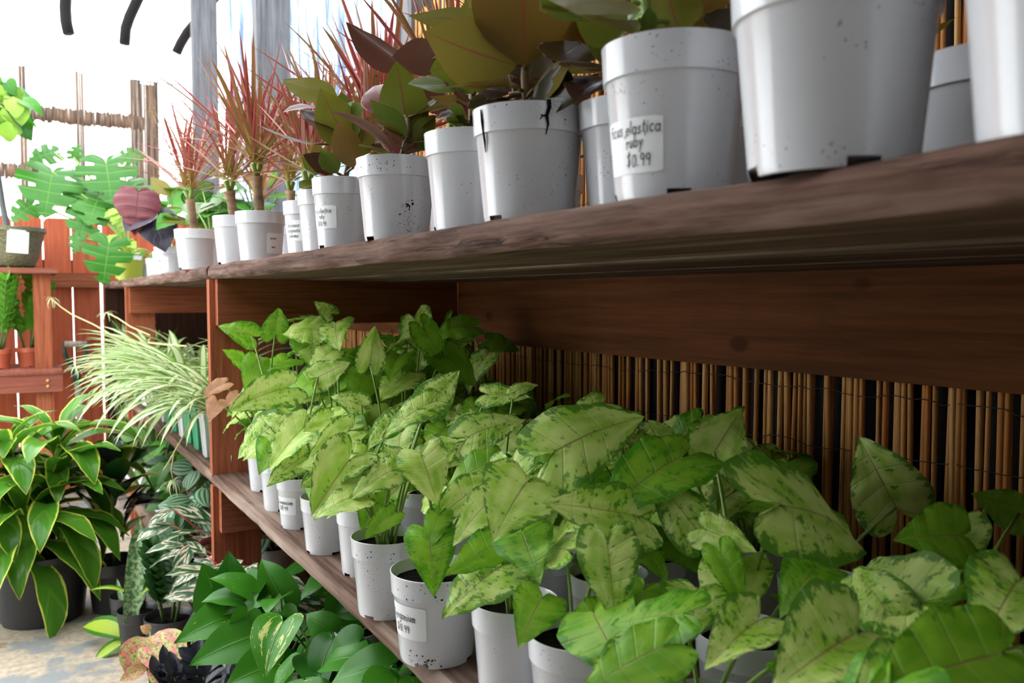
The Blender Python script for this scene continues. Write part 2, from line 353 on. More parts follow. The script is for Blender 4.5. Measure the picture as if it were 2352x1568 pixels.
def lobed_mesh(name, out, mat, nt=18, ns=4, m0=.28, fold=.15, bend=.4, wave=.02, wfreq=5, cup=.1, quilt=.012, notch=None, seed=0, twist=0):
    """Heart or arrow leaf: rays run from the midrib to an outline that begins in the sinus behind the stalk. Same frame as leaf_mesh."""
    vs = []; fs = []; uv = []; rr = random.Random(seed); ph = rr.random()*6; ph2 = rr.random()*6
    acc = [0.0]
    for p, q in zip(out, out[1:]): acc.append(acc[-1]+math.hypot(q[0]-p[0], q[1]-p[1]))
    xs = [(a/acc[-1], p[0]) for a, p in zip(acc, out)]; ys = [(a/acc[-1], p[1]+1) for a, p in zip(acc, out)]
    for i in range(nt+1):
        t = i/nt; ox = interp(xs, t) if t < 1 else 0.0; oy = interp(ys, t)-1; mt = max(0.0, (t-m0)/(1-m0))
        for j in range(-ns, ns+1):
            s = j/ns; aa = abs(s); cut = notch(t, s) if notch else 1.0; q = aa*cut
            x = ox*q*(1 if s >= 0 else -1); y = mt+(oy-mt)*q
            z = abs(x)*fold - cup*x*x*2 + wave*math.sin(wfreq*6.28*t+(ph if s > 0 else ph2))*aa*aa + twist*x*y
            z += quilt*math.cos(t*6.28*7)*math.sin(3.14*aa)
            ang = bend*max(-.4, y); yy_, zz_ = (math.sin(ang)/bend, -(1-math.cos(ang))/bend) if abs(bend) > 1e-3 else (y, 0)
            vs.append((x, yy_ + z*math.sin(ang), zz_ + z*math.cos(ang))); uv.append((t, .5+.5*s))
    n = 2*ns+1
    for i in range(nt):
        for j in range(n-1):
            a = (i*n+j, i*n+j+1, (i+1)*n+j+1, (i+1)*n+j)
            if (i+1)/nt <= m0 and j == ns-1: a = (i*n+j, i*n+ns, (i+1)*n+j)
            elif (i+1)/nt <= m0 and j == ns: a = (i*n+ns, i*n+j+1, (i+1)*n+j+1)
            fs.append(a)
    me = bpy.data.meshes.new(name); me.from_pydata(vs, [], fs); me.materials.append(mat)
    ul = me.uv_layers.new(name='UVMap')
    for lp in me.loops: ul.data[lp.index].uv = uv[lp.vertex_index]
    me.shade_smooth(); me.update(); return me
ARROW_O = [(.0,-.0),(.035,-.11),(.10,-.22),(.19,-.285),(.30,-.26),(.38,-.15),(.42,-.01),(.415,.16),(.36,.36),(.265,.56),(.165,.74),(.075,.89),(0,1)]
HEART_O = [(0,0),(.05,-.10),(.14,-.17),(.26,-.15),(.36,-.04),(.41,.12),(.40,.30),(.33,.50),(.22,.69),(.10,.86),(0,1)]
MONST_O = [(0,0),(.06,-.16),(.2,-.26),(.36,-.22),(.50,-.06),(.56,.14),(.54,.34),(.45,.55),(.32,.73),(.16,.89),(0,1)]
ARROW = [(0,.13),(.05,.24),(.14,.36),(.28,.42),(.45,.36),(.65,.22),(.85,.085),(1,0)]
HEART = [(0,.12),(.06,.26),(.2,.40),(.38,.40),(.6,.29),(.82,.13),(1,0)]
OVATE = [(0,.02),(.08,.13),(.25,.27),(.45,.31),(.65,.26),(.85,.13),(.95,.05),(1,0)]
ELLIP = [(0,.015),(.1,.10),(.3,.20),(.55,.23),(.78,.16),(.92,.07),(1,0)]
LANCE = [(0,.035),(.1,.045),(.35,.10),(.6,.12),(.82,.075),(1,0)]
STRAP = [(0,.02),(.1,.024),(.5,.026),(.8,.018),(1,0)]
SWORD = [(0,.05),(.3,.065),(.7,.06),(.9,.035),(1,0)]
ROUND = [(0,.15),(.08,.30),(.3,.46),(.55,.45),(.8,.28),(.95,.09),(1,0)]
def mk(n, tab, mat, **kw):
    out = []
    for i in range(n):
        k = dict(kw); r2 = random.Random(i*13 + 5)
        for key in ('fold', 'bend', 'cup', 'twist'):
            if key in k and isinstance(k[key], tuple): k[key] = r2.uniform(*k[key])
        out.append((lobed_mesh if isinstance(tab[1], tuple) and tab is ARROW_O or tab is HEART_O or tab is MONST_O else leaf_mesh)(mat.name + '_%d' % i, tab, mat, seed=i*7+1, **k))
    return out
L = {}
arrow_kw = dict(nt=20, ns=4, fold=(.0,.40), bend=(.2,1.1), wave=.028, wfreq=4.5, cup=(0,.3), quilt=.010, twist=(-.4,.4))
L['syn'] = mk(6, ARROW_O, M['syn'], **arrow_kw)
L['syn_green'] = mk(4, ARROW_O, M['syn_green'], **arrow_kw)
L['syn_pink'] = mk(2, ARROW_O, M['syn_pink'], **arrow_kw)
fk = dict(nt=10, ns=3, fold=(.1,.5), bend=(-.3,.6), cup=(0,.2), wave=.006)
L['ficus'] = mk(4, OVATE, M['ficus'], **fk); L['ficus_green'] = mk(4, OVATE, M['ficus_green'], **fk); L['ficus_red'] = mk(3, OVATE, M['ficus_red'], **fk)
L['spider'] = mk(5, [(0,.02),(.1,.026),(.4,.03),(.75,.022),(1,0)], M['spider'], nt=10, ns=1, fold=.5, bend=(1.2,2.5))
L['marg'] = mk(4, [(0,.018),(.08,.013),(.5,.018),(.8,.013),(1,0)], M['marg'], nt=7, ns=1, fold=.4, bend=(-.1,.9))
L['drac'] = mk(4, [(0,.05),(.12,.06),(.4,.115),(.62,.125),(.82,.08),(1,0)], M['drac'], nt=12, ns=2, fold=.35, bend=(1.2,2.1), wave=.01)
L['drac_lime'] = mk(2, LANCE, M['drac_lime'], nt=10, ns=2, fold=.3, bend=(.8,1.6))
def mon_notch(t, s):
    a = abs(s)
    if t < .2 or t > .9 or a < .4: return 1.0
    k = ((t + (.03 if s > 0 else 0)) * 4.6) % 1.0
    return 1.0 if k < .72 else (.42 / a if a > .42 else 1.0)
L['monst'] = mk(3, MONST_O, M['monst'], nt=48, ns=5, fold=.05, bend=(.4,.9), notch=mon_notch, cup=.1, quilt=.004, wave=.01)
L['zz'] = mk(3, ELLIP, M['zz'], nt=6, ns=2, fold=.3, bend=.3); L['zz_dark'] = mk(3, ELLIP, M['zz_dark'], nt=6, ns=2, fold=.3, bend=.3)
L['raven'] = mk(3, ELLIP, M['raven'], nt=6, ns=2, fold=.3, bend=.3)
L['poth'] = mk(5, HEART_O, M['poth'], nt=14, ns=3, fold=(.15,.55), bend=(.3,1.1), wave=.012, quilt=.0, wfreq=3)
L['strom'] = mk(4, [(0,.03),(.1,.1),(.3,.17),(.55,.18),(.8,.11),(1,0)], M['strom'], nt=10, ns=2, fold=(.1,.4), bend=(.2,1.0), wave=.01)
L['pep'] = mk(3, ROUND, M['pep'], nt=8, ns=3, back=.16, fold=.05, bend=.5, cup=.25)
L['sans'] = mk(2, SWORD, M['sans'], nt=8, ns=2, fold=.5, bend=.1, twist=.3); L['sans_edge'] = mk(2, SWORD, M['sans_edge'], nt=8, ns=2, fold=.5, bend=.1, twist=.3)
L['agla'] = mk(3, [(0,.08),(.1,.2),(.3,.30),(.55,.28),(.8,.15),(1,0)], M['agla'], nt=10, ns=3, fold=.2, bend=.6)
L['croton'] = mk(3, [(0,.03),(.2,.11),(.5,.16),(.8,.1),(1,0)], M['croton'], nt=8, ns=2, fold=.3, bend=.5)
L['aloc'] = mk(2, HEART_O, M['aloc'], nt=28, ns=4, fold=.2, bend=.8, cup=.6, quilt=.02); L['bluedark'] = mk(2, OVATE, M['bluedark'], nt=10, ns=3, fold=.3, bend=.6)
L['calath'] = mk(2, ROUND, M['calath'], nt=8, ns=3, back=.1, fold=.1, bend=.5)
L['big_green'] = mk(3, HEART_O, M['big_green'], nt=14, ns=3, fold=.2, bend=.6, quilt=.004)
L['lime_fluff'] = mk(3, OVATE, M['lime_fluff'], nt=8, ns=2, fold=.2, bend=.9, wave=.05, wfreq=4)

def frame(a, y, n):
    """Matrix with origin a, +Y along y, +Z as near n as can be."""
    y = Vector(y).normalized(); n = Vector(n); n = n - y * n.dot(y)
    if n.length < 1e-4: n = Vector((.3,.1,.9)) - y * Vector((.3,.1,.9)).dot(y)
    n.normalize(); x = y.cross(n)
    return Matrix(((x.x,y.x,n.x,a[0]),(x.y,y.y,n.y,a[1]),(x.z,y.z,n.z,a[2]),(0,0,0,1)))
def leafM(a, y, n, length, wid=1.0): return frame(a, y, n) @ Matrix.Diagonal((length*wid, length, length*(.5+.5*wid), 1))

class Plant:
    """A potted plant: an Empty at the pot's base with pot, soil, stems and leaves as parts."""
    def __init__(s, name, loc, label, cat='potted plant', group=None):
        s.loc = Vector(loc); s.o = thing(name, loc, label, cat, group); s.inv = T(-s.loc); s.st = MB(); s.stem_mat = M['stem']
    def part(s, name, me, m=None, mw=None, label=None, parent=None):
        return link(name, me, m, parent or s.o, mw if mw is not None else None, label)
    def leaf(s, kind, a, y, n, length, wid=1.0, name='leaf', idx=None):
        me = rnd.choice(L[kind]) if idx is None else L[kind][idx % len(L[kind])]
        return link(name, me, None, s.o, s.inv @ leafM(a, y, n, length, wid))
    def stem(s, p0, p1, r0=.003, r1=.002, arch=.15, n=5, segs=5):
        p0 = Vector(p0) - s.loc; p1 = Vector(p1) - s.loc; d = p1 - p0; pts = []
        hz = Vector((d.x, d.y, 0))
        for i in range(segs + 1):
            t = i / segs; p = p0 + d*t - hz*(arch*4*t*(1-t)) + Vector((0,0,1))*(arch*.6*d.length*t*(1-t)); pts.append(p)
        s.st.tube(pts, [r0 + (r1-r0)*i/segs for i in range(segs+1)], n)
    def done(s, name='stems'):
        if s.st.v: link(name, s.st.mesh(name, s.stem_mat), None, s.o)
        return s.o

# ---------------------------------------------------------------- pots
POT_PROF = [(.395,.0),(.40,.004),(.412,.05),(.478,.76),(.482,.765),(.5,.77),(.512,.985),(.515,1.0)]    # radius, height (height 1)
def prof_r(z, prof=POT_PROF):
    for (ra, za), (rb, zb) in zip(prof, prof[1:]):
        if z <= zb: return ra + (rb-ra)*((z-za)/max(zb-za,1e-6))
    return prof[-1][0]
def pot_mesh(name, mat, prof=POT_PROF, seg=48, notches=4, inner_z=.86, wall=.018):
    b = MB(); rings = list(prof) + [(prof[-1][0]-wall*.6, 1.004), (prof[-1][0]-wall, .99), (prof_r(inner_z-.1, prof)-wall*1.4, inner_z-.12)]
    for r, z in rings:
        for k in range(seg):
            t = 2*math.pi*k/seg; b.v.append((r*math.cos(t), r*math.sin(t), z))
    step = seg//notches if notches else 0
    for i in range(len(rings)-1):
        for k in range(seg):
            if notches and i < 2 and (k % step) in (0,1,2): continue
            k2 = (k+1) % seg; b.f.append((i*seg+k, i*seg+k2, (i+1)*seg+k2, (i+1)*seg+k))
    n = len(b.v)                                  # raised floor inside the foot ring
    for k in range(seg):
        t = 2*math.pi*k/seg; b.v.append((rings[2][0]*math.cos(t)*.995, rings[2][0]*math.sin(t)*.995, .05))
    b.f.append(tuple(n+k for k in range(seg-1,-1,-1)))
    me = b.mesh(name, mat)
    try: me.set_sharp_from_angle(angle=R(35))
    except Exception: pass
    return me
def soil_mesh(name, r):
    b = MB(); rr = random.Random(3); b.v.append((0,0,.01))
    for k in range(3):
        for j in range(20):
            t = 2*math.pi*j/20; q = r*(k+1)/3; b.v.append((q*math.cos(t), q*math.sin(t), rr.uniform(-.015,.015)))
    for j in range(20):
        j2 = (j+1) % 20; b.f.append((0, 1+j, 1+j2))
        for k in range(2): b.f.append((1+k*20+j, 1+(k+1)*20+j, 1+(k+1)*20+j2, 1+k*20+j2))
    return b.mesh(name, M['soil'])
POTS = {k: pot_mesh(k+'_pot', M[k]) for k in ('pot_white','pot_green','pot_lime','pot_terra','pot_red','pot_black')}
SOIL = soil_mesh('soil', .475)
def square_pot(mat):
    b = MB()
    for (w, z) in ((.33,0),(.335,.05),(.42,.82),(.445,.83),(.455,1.0),(.43,1.0),(.42,.86)):
        c = w*.18
        for (sx, sy) in ((1,1),(-1,1),(-1,-1),(1,-1)):
            pr = [(sx*w, sy*(w-c)), (sx*(w-c), sy*w)] if sx*sy > 0 else [(sx*(w-c), sy*w), (sx*w, sy*(w-c))]
            for x, y in pr: b.v.append((x, y, z))
    for i in range(6):
        for k in range(8): b.f.append((i*8+k, i*8+(k+1)%8, (i+1)*8+(k+1)%8, (i+1)*8+k))
    b.f.append(tuple(range(7,-1,-1)))
    return b.mesh('square_pot', mat, False)
SQ = {'pot_green': square_pot(M['pot_green']), 'pot_white': square_pot(M['pot_white'])}
def put_pot(pl, kind, dia, h, rz=0, square=False, name='pot'):
    """dia is the rim diameter."""
    me = SQ[kind] if square else POTS[kind]
    p = link(name, me, None, pl.o, Matrix.Rotation(rz,4,'Z') @ Matrix.Diagonal((dia, dia, h, 1)))
    link('soil', SOIL, None, pl.o, T((0,0,h*.87)) @ Matrix.Diagonal((dia*(.86 if square else 1), dia*(.86 if square else 1), dia, 1)))
    pl.dia, pl.h = dia, h; pl.top = pl.loc + Vector((0,0,h*.87)); pl.pot = p
    return p

# handwriting strokes: x height 1
def arc(cx, cy, rx, ry, a0, a1, n=10): return [(cx+rx*math.cos(R(a0+(a1-a0)*i/n)), cy+ry*math.sin(R(a0+(a1-a0)*i/n))) for i in range(n+1)]
O_ = arc(.4,.5,.38,.5,30,390)
G = {'o':([O_],.9),'a':([O_,[(.8,1),(.78,.2),(.9,0)]],1.0),'c':([arc(.42,.5,.4,.5,50,310)],.85),'d':([O_,[(.8,1.8),(.8,0)]],1.0),
 'e':([[(.03,.5),(.72,.55)]+arc(.4,.5,.36,.5,10,315)],.85),'f':([[(.7,1.6),(.5,1.8),(.32,1.5),(.3,0)],[(0,1),(.62,1)]],.7),
 'g':([O_,[(.8,1),(.8,-.4),(.5,-.75),(.1,-.55)]],1.0),'i':([[(.1,1),(.12,0)],[(.12,1.4),(.14,1.5)]],.4),'l':([[(.12,1.8),(.1,0)]],.35),
 'm':([[(0,1),(0,0)],[(0,.7),(.25,1),(.42,.8),(.42,0)],[(.42,.7),(.68,1),(.85,.8),(.86,0)]],1.1),'n':([[(0,1),(0,0)],[(0,.7),(.3,1),(.6,.8),(.62,0)]],.85),
 'r':([[(0,1),(.02,0)],[(.02,.6),(.25,.95),(.5,.9)]],.6),'s':([[(.6,.9),(.3,1),(.08,.75),(.5,.4),(.5,.1),(.2,0),(0,.12)]],.75),
 't':([[(.3,1.6),(.28,.1),(.5,0)],[(0,1.05),(.6,1.1)]],.65),'u':([[(0,1),(.02,.2),(.25,0),(.55,.2),(.6,1)],[(.6,1),(.62,0)]],.85),
 'y':([[(0,1),(.3,.15)],[(.62,1),(.1,-.7)]],.8),'b':([[(.05,1.8),(.05,0)],arc(.4,.45,.36,.45,150,-170)],.95),
 'S':([[(.8,1.5),(.45,1.75),(.1,1.4),(.7,.6),(.6,.1),(.2,0),(0,.2)]],1.0),'0':([arc(.4,.75,.36,.75,60,420)],.9),'1':([[(.15,1.5),(.13,0)]],.4),
 '9':([arc(.35,1.1,.32,.38,20,380),[(.66,1.2),(.6,0)]],.85),'$':([[(.75,1.4),(.4,1.6),(.1,1.25),(.65,.6),(.5,.15),(.05,.2)],[(.4,1.85),(.36,-.15)]],.95),
 '.':([[(.1,0),(.13,.08)]],.35),"'":([[(.15,1.9),(.1,1.5)]],.35),' ':([],.5),
 '~':([[(0,.3),(.2,.9),(.4,.2),(.6,.8),(.8,.1),(1.0,.7)]],1.1)}
def sticker(pl, lines, az, half, z0, z1, size, left=.08, prof=POT_PROF, jitter=3, xs=.8):
    """A paper label bent round the pot with handwriting; az = facing direction, half = half angle, z as part of pot height."""
    dia, h, p = pl.dia, pl.h, pl.pot
    def P(a, z, off): r = prof_r(z, prof)*dia + off; return (r*math.cos(a), r*math.sin(a), z*h)
    b = MB(); n = 10
    for i in range(n+1):
        a = az - half + 2*half*i/n
        for (z, off) in ((z0+(.012 if i in (0,n) else 0),.0006),(z1-(.012 if i in (0,n) else 0),.0006)): b.v.append(P(a, z, off))
    for i in range(n): b.f.append((2*i, 2*i+2, 2*i+3, 2*i+1))
    inv = (Matrix.Diagonal((dia,dia,h,1))).inverted()
    rz = p.matrix_basis.to_euler().z
    lab = link('sticker', b.mesh('sticker', M['paper']), None, p, inv_m(p), 'white paper price sticker')
    t = MB(); rr = random.Random(jitter); ww = size*.07
    for k, ln in enumerate(lines):
        txt, zc = ln[0], ln[1]; x = (2*half*dia*.45)*left + (ln[2] if len(ln) > 2 else 0); sz = size*(ln[3] if len(ln) > 3 else 1)
        for ch in txt:
            strokes, adv = G[ch]; dy = rr.uniform(-.1,.1)*sz
            for st in strokes:
                pts = []
                for (u, v) in st:
                    aa = az - half + (x + (u + .12*v)*sz*xs)/(dia*.45); pts.append((aa, zc + (v*sz+dy)/h))
                wd = ww*1.15
                for (p0, p1) in zip(pts, pts[1:]):
                    du, dv = (p1[0]-p0[0])*dia*.45, (p1[1]-p0[1])*h; q = math.hypot(du, dv) or 1; nx, nz = -dv/q*wd, du/q*wd; ex, ez = du/q*wd*.6, dv/q*wd*.6
                    c = [(p0[0]+(nx-ex)/(dia*.45), p0[1]+(nz-ez)/h), (p0[0]-(nx+ex)/(dia*.45), p0[1]-(nz+ez)/h), (p1[0]-(nx-ex)/(dia*.45), p1[1]-(nz-ez)/h), (p1[0]+(nx+ex)/(dia*.45), p1[1]+(nz+ez)/h)]
                    t.add([P(a_, z_, .0012) for a_, z_ in c], [(0,1,2,3)])
            x += (adv + .2)*sz*xs
    link('handwriting', t.mesh('handwriting', M['ink'], False), None, p, inv_m(p), 'black handwritten words')
def inv_m(p): return p.matrix_basis.inverted()

# ---------------------------------------------------------------- setting
ZT, ZM, ZB = CAMZ+.092, CAMZ-.53, CAMZ-1.045            # shelf tops: top, middle, bottom
XF, XW = .50, 1.30                                       # front edge and back of the shelving
YD1, YD2, YEND = 2.62, 4.79, 5.95                        # upright frames and far end
YFENCE = 6.2
def struct(o): return tag(o, kind='structure')
b = MB(); b.v = [(-4,-3,0),(5,-3,0),(5,12,0),(-4,12,0)]; b.f = [(0,1,2,3)]
struct(link('floor', b.mesh('floor', M['concrete'], False)))
# far fence of upright planks with clipped corners
fence = tag(bpy.data.objects.new('wall_far', None), kind='structure'); COL.objects.link(fence); fence.location = (0, YFENCE, 0)
def fence_plank(wd, hh):
    b = MB(); c = .028; pr = [(-wd/2,0),(wd/2,0),(wd/2,hh-c),(wd/2-c*.5,hh-c*.25),(wd/2-c,hh),(-wd/2+c,hh),(-wd/2+c*.5,hh-c*.25),(-wd/2,hh-c)]
    n = len(pr); b.v = [(x,0,z) for x,z in pr] + [(x,.022,z) for x,z in pr]
    b.f = [tuple(range(n)), tuple(range(2*n-1,n-1,-1))] + [(i,i+n,(i+1)%n+n,(i+1)%n) for i in range(n)]
    return b.mesh('fence_plank', M['fence'], False)
fp = [fence_plank(.156, 1.77), fence_plank(.154, 1.755), fence_plank(.157, 1.765)]
for k in range(-12, 8):
    link('plank', fp[k % 3], None, fence, T((.093+.1635*k, rnd.uniform(-.004,.004), rnd.uniform(-.01,.01))) @ Matrix.Rotation(rnd.uniform(-.006,.006),4,'Y'))
b = MB(); b.box((-2.2,.022,1.40),(1.4,.06,1.49)); link('rail', b.mesh('fence_rail', M['redwood_x'], False), None, fence)
b = MB(); b.box((-2.2,.022,.35),(1.4,.06,.44)); link('rail', b.mesh('fence_rail_low', M['redwood_x'], False), None, fence)
p0 = on_y(118,626,YFENCE-.04); p1 = on_y(236,660,YFENCE-.04)
b = MB(); b.box((p0.x,-.045,p1.z),(p1.x-.02,-.002,p0.z)); link('cleat', b.mesh('fence_cleat', M['redwood_x'], False), None, fence)
# wall behind the shelving: dark backing, reed screen, grey posts, plastic film
wall = tag(bpy.data.objects.new('wall_right', None), kind='structure'); COL.objects.link(wall); wall.location = (XW, 0, 0)
b = MB(); b.box((.085,-1.0,0),(.10,3.30,2.7)); link('backing_sheet', b.mesh('backing_sheet', M['backing'], False), None, wall)
b = MB(); b.box((.06,3.15,0),(.08,YFENCE,ZT-.04)); link('back_board', b.mesh('back_board', M['wall_dark'], False), None, wall)
reedm = []
for k in range(6):
    b = MB(); r = .0042+.0006*k; pts = []; rr = random.Random(k)
    for i in range(7): pts.append((rr.uniform(-.0015,.0015), rr.uniform(-.0015,.0015), 2.1*i/6))
    b.tube(pts, [r*(1.0 - .06*i/6) for i in range(7)], 7); reedm.append(b.mesh('reed', M['reed']))
y = .38; nre = 0
while y < 4.0 and nre < 298:
    k = rnd.choice((0,1,1,2,2,3,3,4,5,5))
    link('reed', reedm[k], None, wall, T((.052+rnd.uniform(0,.012), y, .22+rnd.uniform(-.02,.02))) @ Matrix.Rotation(rnd.gauss(0,.010),4,'X') @ Matrix.Rotation(rnd.random()*6,4,'Z') @ Matrix.Diagonal((1,1,1 if y < 3.1 else .62,1)))
    y += (.0086+.0012*k) + max(.0008, rnd.gauss(.0032,.0018)); nre += 1
for zz in (.62, .97, 1.06, 1.5, 1.85):
    b = MB(); pts = []; yy = .38; q = 0; wz = zz
    while yy < 3.1:
        wz += rnd.gauss(0,.003) + (zz-wz)*.1; pts.append((.045+(.007 if q % 2 else .0), yy, wz)); yy += .02; q += 1
    b.tube(pts, .0009, 3); link('wire', b.mesh('reed_wire', M['wire']), None, wall)
def post_at(px0, px1, X, zt=2.9):
    a = on_x(px0, 300, X); bb = on_x(px1, 300, X)
    return a, bb
for (px0, px1, yw, X) in ((443,500,.10,1.46),(590,668,.10,1.44),(945,1022,.10,1.335)):
    a = on_x(px0, 120, X); q = on_y(px1, 120, a.y)
    b = MB(); b.box((a.x-XW, a.y, ZT-.1),(q.x-XW, a.y+yw, 5.2)); link('post', b.mesh('grey_post', M['grey_post'], False), None, wall)
b = MB(); ny, nz = 60, 10
for i in range(ny+1):
    for j in range(nz+1):
        yy = 3.1+5.2*i/ny; zz = 1.0+4.4*j/nz; b.v.append((.50+.02*mnoise.noise(Vector((0,yy*3,zz*.6)))*2, yy, zz))
for i in range(ny):
    for j in range(nz): b.f.append((i*(nz+1)+j, (i+1)*(nz+1)+j, (i+1)*(nz+1)+j+1, i*(nz+1)+j+1))
link('plastic_film', b.mesh('plastic_film', M['film']), None, wall)
# bright far wall beyond the fence with reed-covered battens
YF = 8.6
far = tag(bpy.data.objects.new('wall_end', None), kind='structure'); COL.objects.link(far); far.location = (0, YF, 0)
b = MB(); b.v = [(-4,.05,0),(1.75,.05,0),(1.75,.05,3.1),(-4,.05,3.1)]; b.f = [(0,1,2,3)]
link('translucent_panel', b.mesh('translucent_panel', M['poly'], False), None, far)
def reed_batten(px0, py0, px1, py1, vertical=True):
    mx = 200 if px1-px0 > 60 else px0; a = on_y(px0, py0, YF); c = on_y(px1, py1, YF); a.z = on_y(mx, py0, YF).z; c.z = on_y(mx, py1, YF).z; c.x = on_y(px1, py0, YF).x; x0, x1 = sorted((a.x, c.x)); z0, z1 = sorted((a.z, c.z)); b = MB(); rr = random.Random(int(px0+py0))
    x = x0
    while x < x1:
        r = rr.uniform(.007,.011); zz0, zz1 = z0+rr.uniform(-.012,.012), z1+rr.uniform(-.012,.012)
        b.tube([(x,0,zz0),(x+rr.uniform(-.004,.004),0,zz1)], r, 5); x += r*rr.uniform(1.3,1.9)
    link('reed_batten', b.mesh('reed_batten', M['reed_pale']), None, far)
reed_batten(-60,254,330,288); reed_batten(-60,386,108,420)
reed_batten(42,150,58,620); reed_batten(173,165,189,620); reed_batten(300,183,322,620); reed_batten(322,190,360,620)
b = MB(); a = on_y(300,183,YF-.05); c = on_y(412,196,YF-.05); b.tube([(a.x,-.05,a.z),(c.x,-.05,c.z)], .008, 5); link('wire', b.mesh('far_wire', M['wire']), None, far)
# unseen walls across the aisle and behind the viewer, added to block light
b = MB(); b.box((-1.62,-2.2,0),(-1.58,2.2,2.6)); struct(link('wall_left', b.mesh('wall_left', M['grey_post'], False)))
b = MB(); b.box((-1.58,-2.2,0),(2.0,-2.16,2.75)); struct(link('wall_near', b.mesh('wall_near', M['grey_post'], False)))
# roof: unseen opaque sheets added to shade the near end, bent pipes and translucent sheets over the far end
roof = tag(bpy.data.objects.new('ceiling', None), kind='structure'); COL.objects.link(roof); roof.location = (0, 0, 2.75)
for (x0, y0, x1, y1) in ((.15,-2.2,2.0,2.0),(-1.6,-2.2,.14,1.25)):
    b = MB(); b.box((x0,y0,0),(x1,y1,.03)); link('roof_sheet', b.mesh('roof_sheet', M['roof'], False), None, roof)
def rib(pts, d, wd):
    b = MB(); w3 = [pt(x, y_, d) - Vector((0,0,2.75)) for x, y_ in pts]; b.tube(w3, wd, 6); link('roof_rib', b.mesh('roof_rib', M['pipe']), None, roof)
rib([(190,-260),(160,-130),(152,-30),(150,20),(152,50),(158,78)], 7.6, .05)
rib([(470,-260),(370,-100),(318,-5),(298,38),(289,65),(286,102)], 7.8, .048)
rib([(620,-200),(520,-40),(455,45),(430,75),(415,100),(405,122)], 8.0, .045)

# ---------------------------------------------------------------- shelving
shelf = thing('plant_shelving', (XF, 0, 0), 'long three-tier wooden plant shelving, weathered brown planks on red-stained frames', 'shelving')
def plank_mesh(name, x0, x1, y0, y1, z0, z1, mat, n=60, rough=.006, seed=0, sag=0):
    """A board along Y with a worn, uneven front edge."""
    b = MB(); prof = [(x0+.006,z0),(x0,z0+.008),(x0,(z0+z1)/2),(x0+.001,z1-.008),(x0+.007,z1),((x0+x1)/2,z1),(x1,z1),(x1,z0),((x0+x1)/2,z0)]
    m = len(prof)
    for i in range(n+1):
        yy = y0+(y1-y0)*i/n
        for k, (x, z) in enumerate(prof):
            e = rough if k < 5 else 0
            dx = e*(mnoise.noise(Vector((seed,yy*5,k*.35)))+.7*mnoise.noise(Vector((seed+9,yy*19,k*.6)))); dz = e*.5*mnoise.noise(Vector((seed+4,yy*4,3))) if k < 5 else 0
            b.v.append((x+dx-XF, yy, z+dz))
    for i in range(n):
        for k in range(m): b.f.append((i*m+k, (i+1)*m+k, (i+1)*m+(k+1)%m, i*m+(k+1)%m))
    b.f.append(tuple(range(m))); b.f.append(tuple(n*m+k for k in range(m-1,-1,-1)))
    me = b.mesh(name, mat); me.set_sharp_from_angle(angle=R(40)); return me
def boards(z, th, rough, seed):
    ws = (.27,.26,.262); x = XF
    for i, wd in enumerate(ws):
        for (ya, yb) in ((-.7, YD1+.02), (YD1+.025, YEND)):
            link('shelf_board', plank_mesh('shelf_board', x, x+wd, ya, yb, z-th-(.002*i), z-.001*i, M['shelf'], 110 if i == 0 else 8, rough if i == 0 else .001, seed+i*3+ya), None, shelf)
        x += wd+.004
boards(ZT, .039, .0085, 1); boards(ZM, .034, .004, 20); boards(ZB, .034, .004, 40)
def frame_at(yd):
    for (z0, z1) in ((ZM, ZT-.04), (ZB, ZM-.036), (0, ZB-.036)):
        b = MB(); b.box((0,yd,z0),(.14,yd+.038,z1)); link('upright', b.mesh('upright', M['redwood'], False), None, shelf)
        b = MB(); b.box((.66,yd,z0),(.80,yd+.038,z1)); link('upright', b.mesh('upright_back', M['redwood'], False), None, shelf)
    for zt in (ZT-.04, ZM-.036, ZB-.036):
        b = MB(); b.box((.016,yd-.038,zt-.135),(.80,yd-.0005,zt)); link('cross_brace', b.mesh('cross_brace', M['redwood_x'], False), None, shelf)
frame_at(YD1); frame_at(YD2)
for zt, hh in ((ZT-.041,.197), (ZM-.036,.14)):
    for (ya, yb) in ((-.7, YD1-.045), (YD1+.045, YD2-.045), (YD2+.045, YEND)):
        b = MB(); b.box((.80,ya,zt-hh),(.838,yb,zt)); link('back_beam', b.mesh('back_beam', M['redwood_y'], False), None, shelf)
b = MB(); b.box((.0,YEND-.04,0),(.75,YEND,ZT-.04)); link('end_panel', b.mesh('end_panel', M['wall_dark'], False), None, shelf)

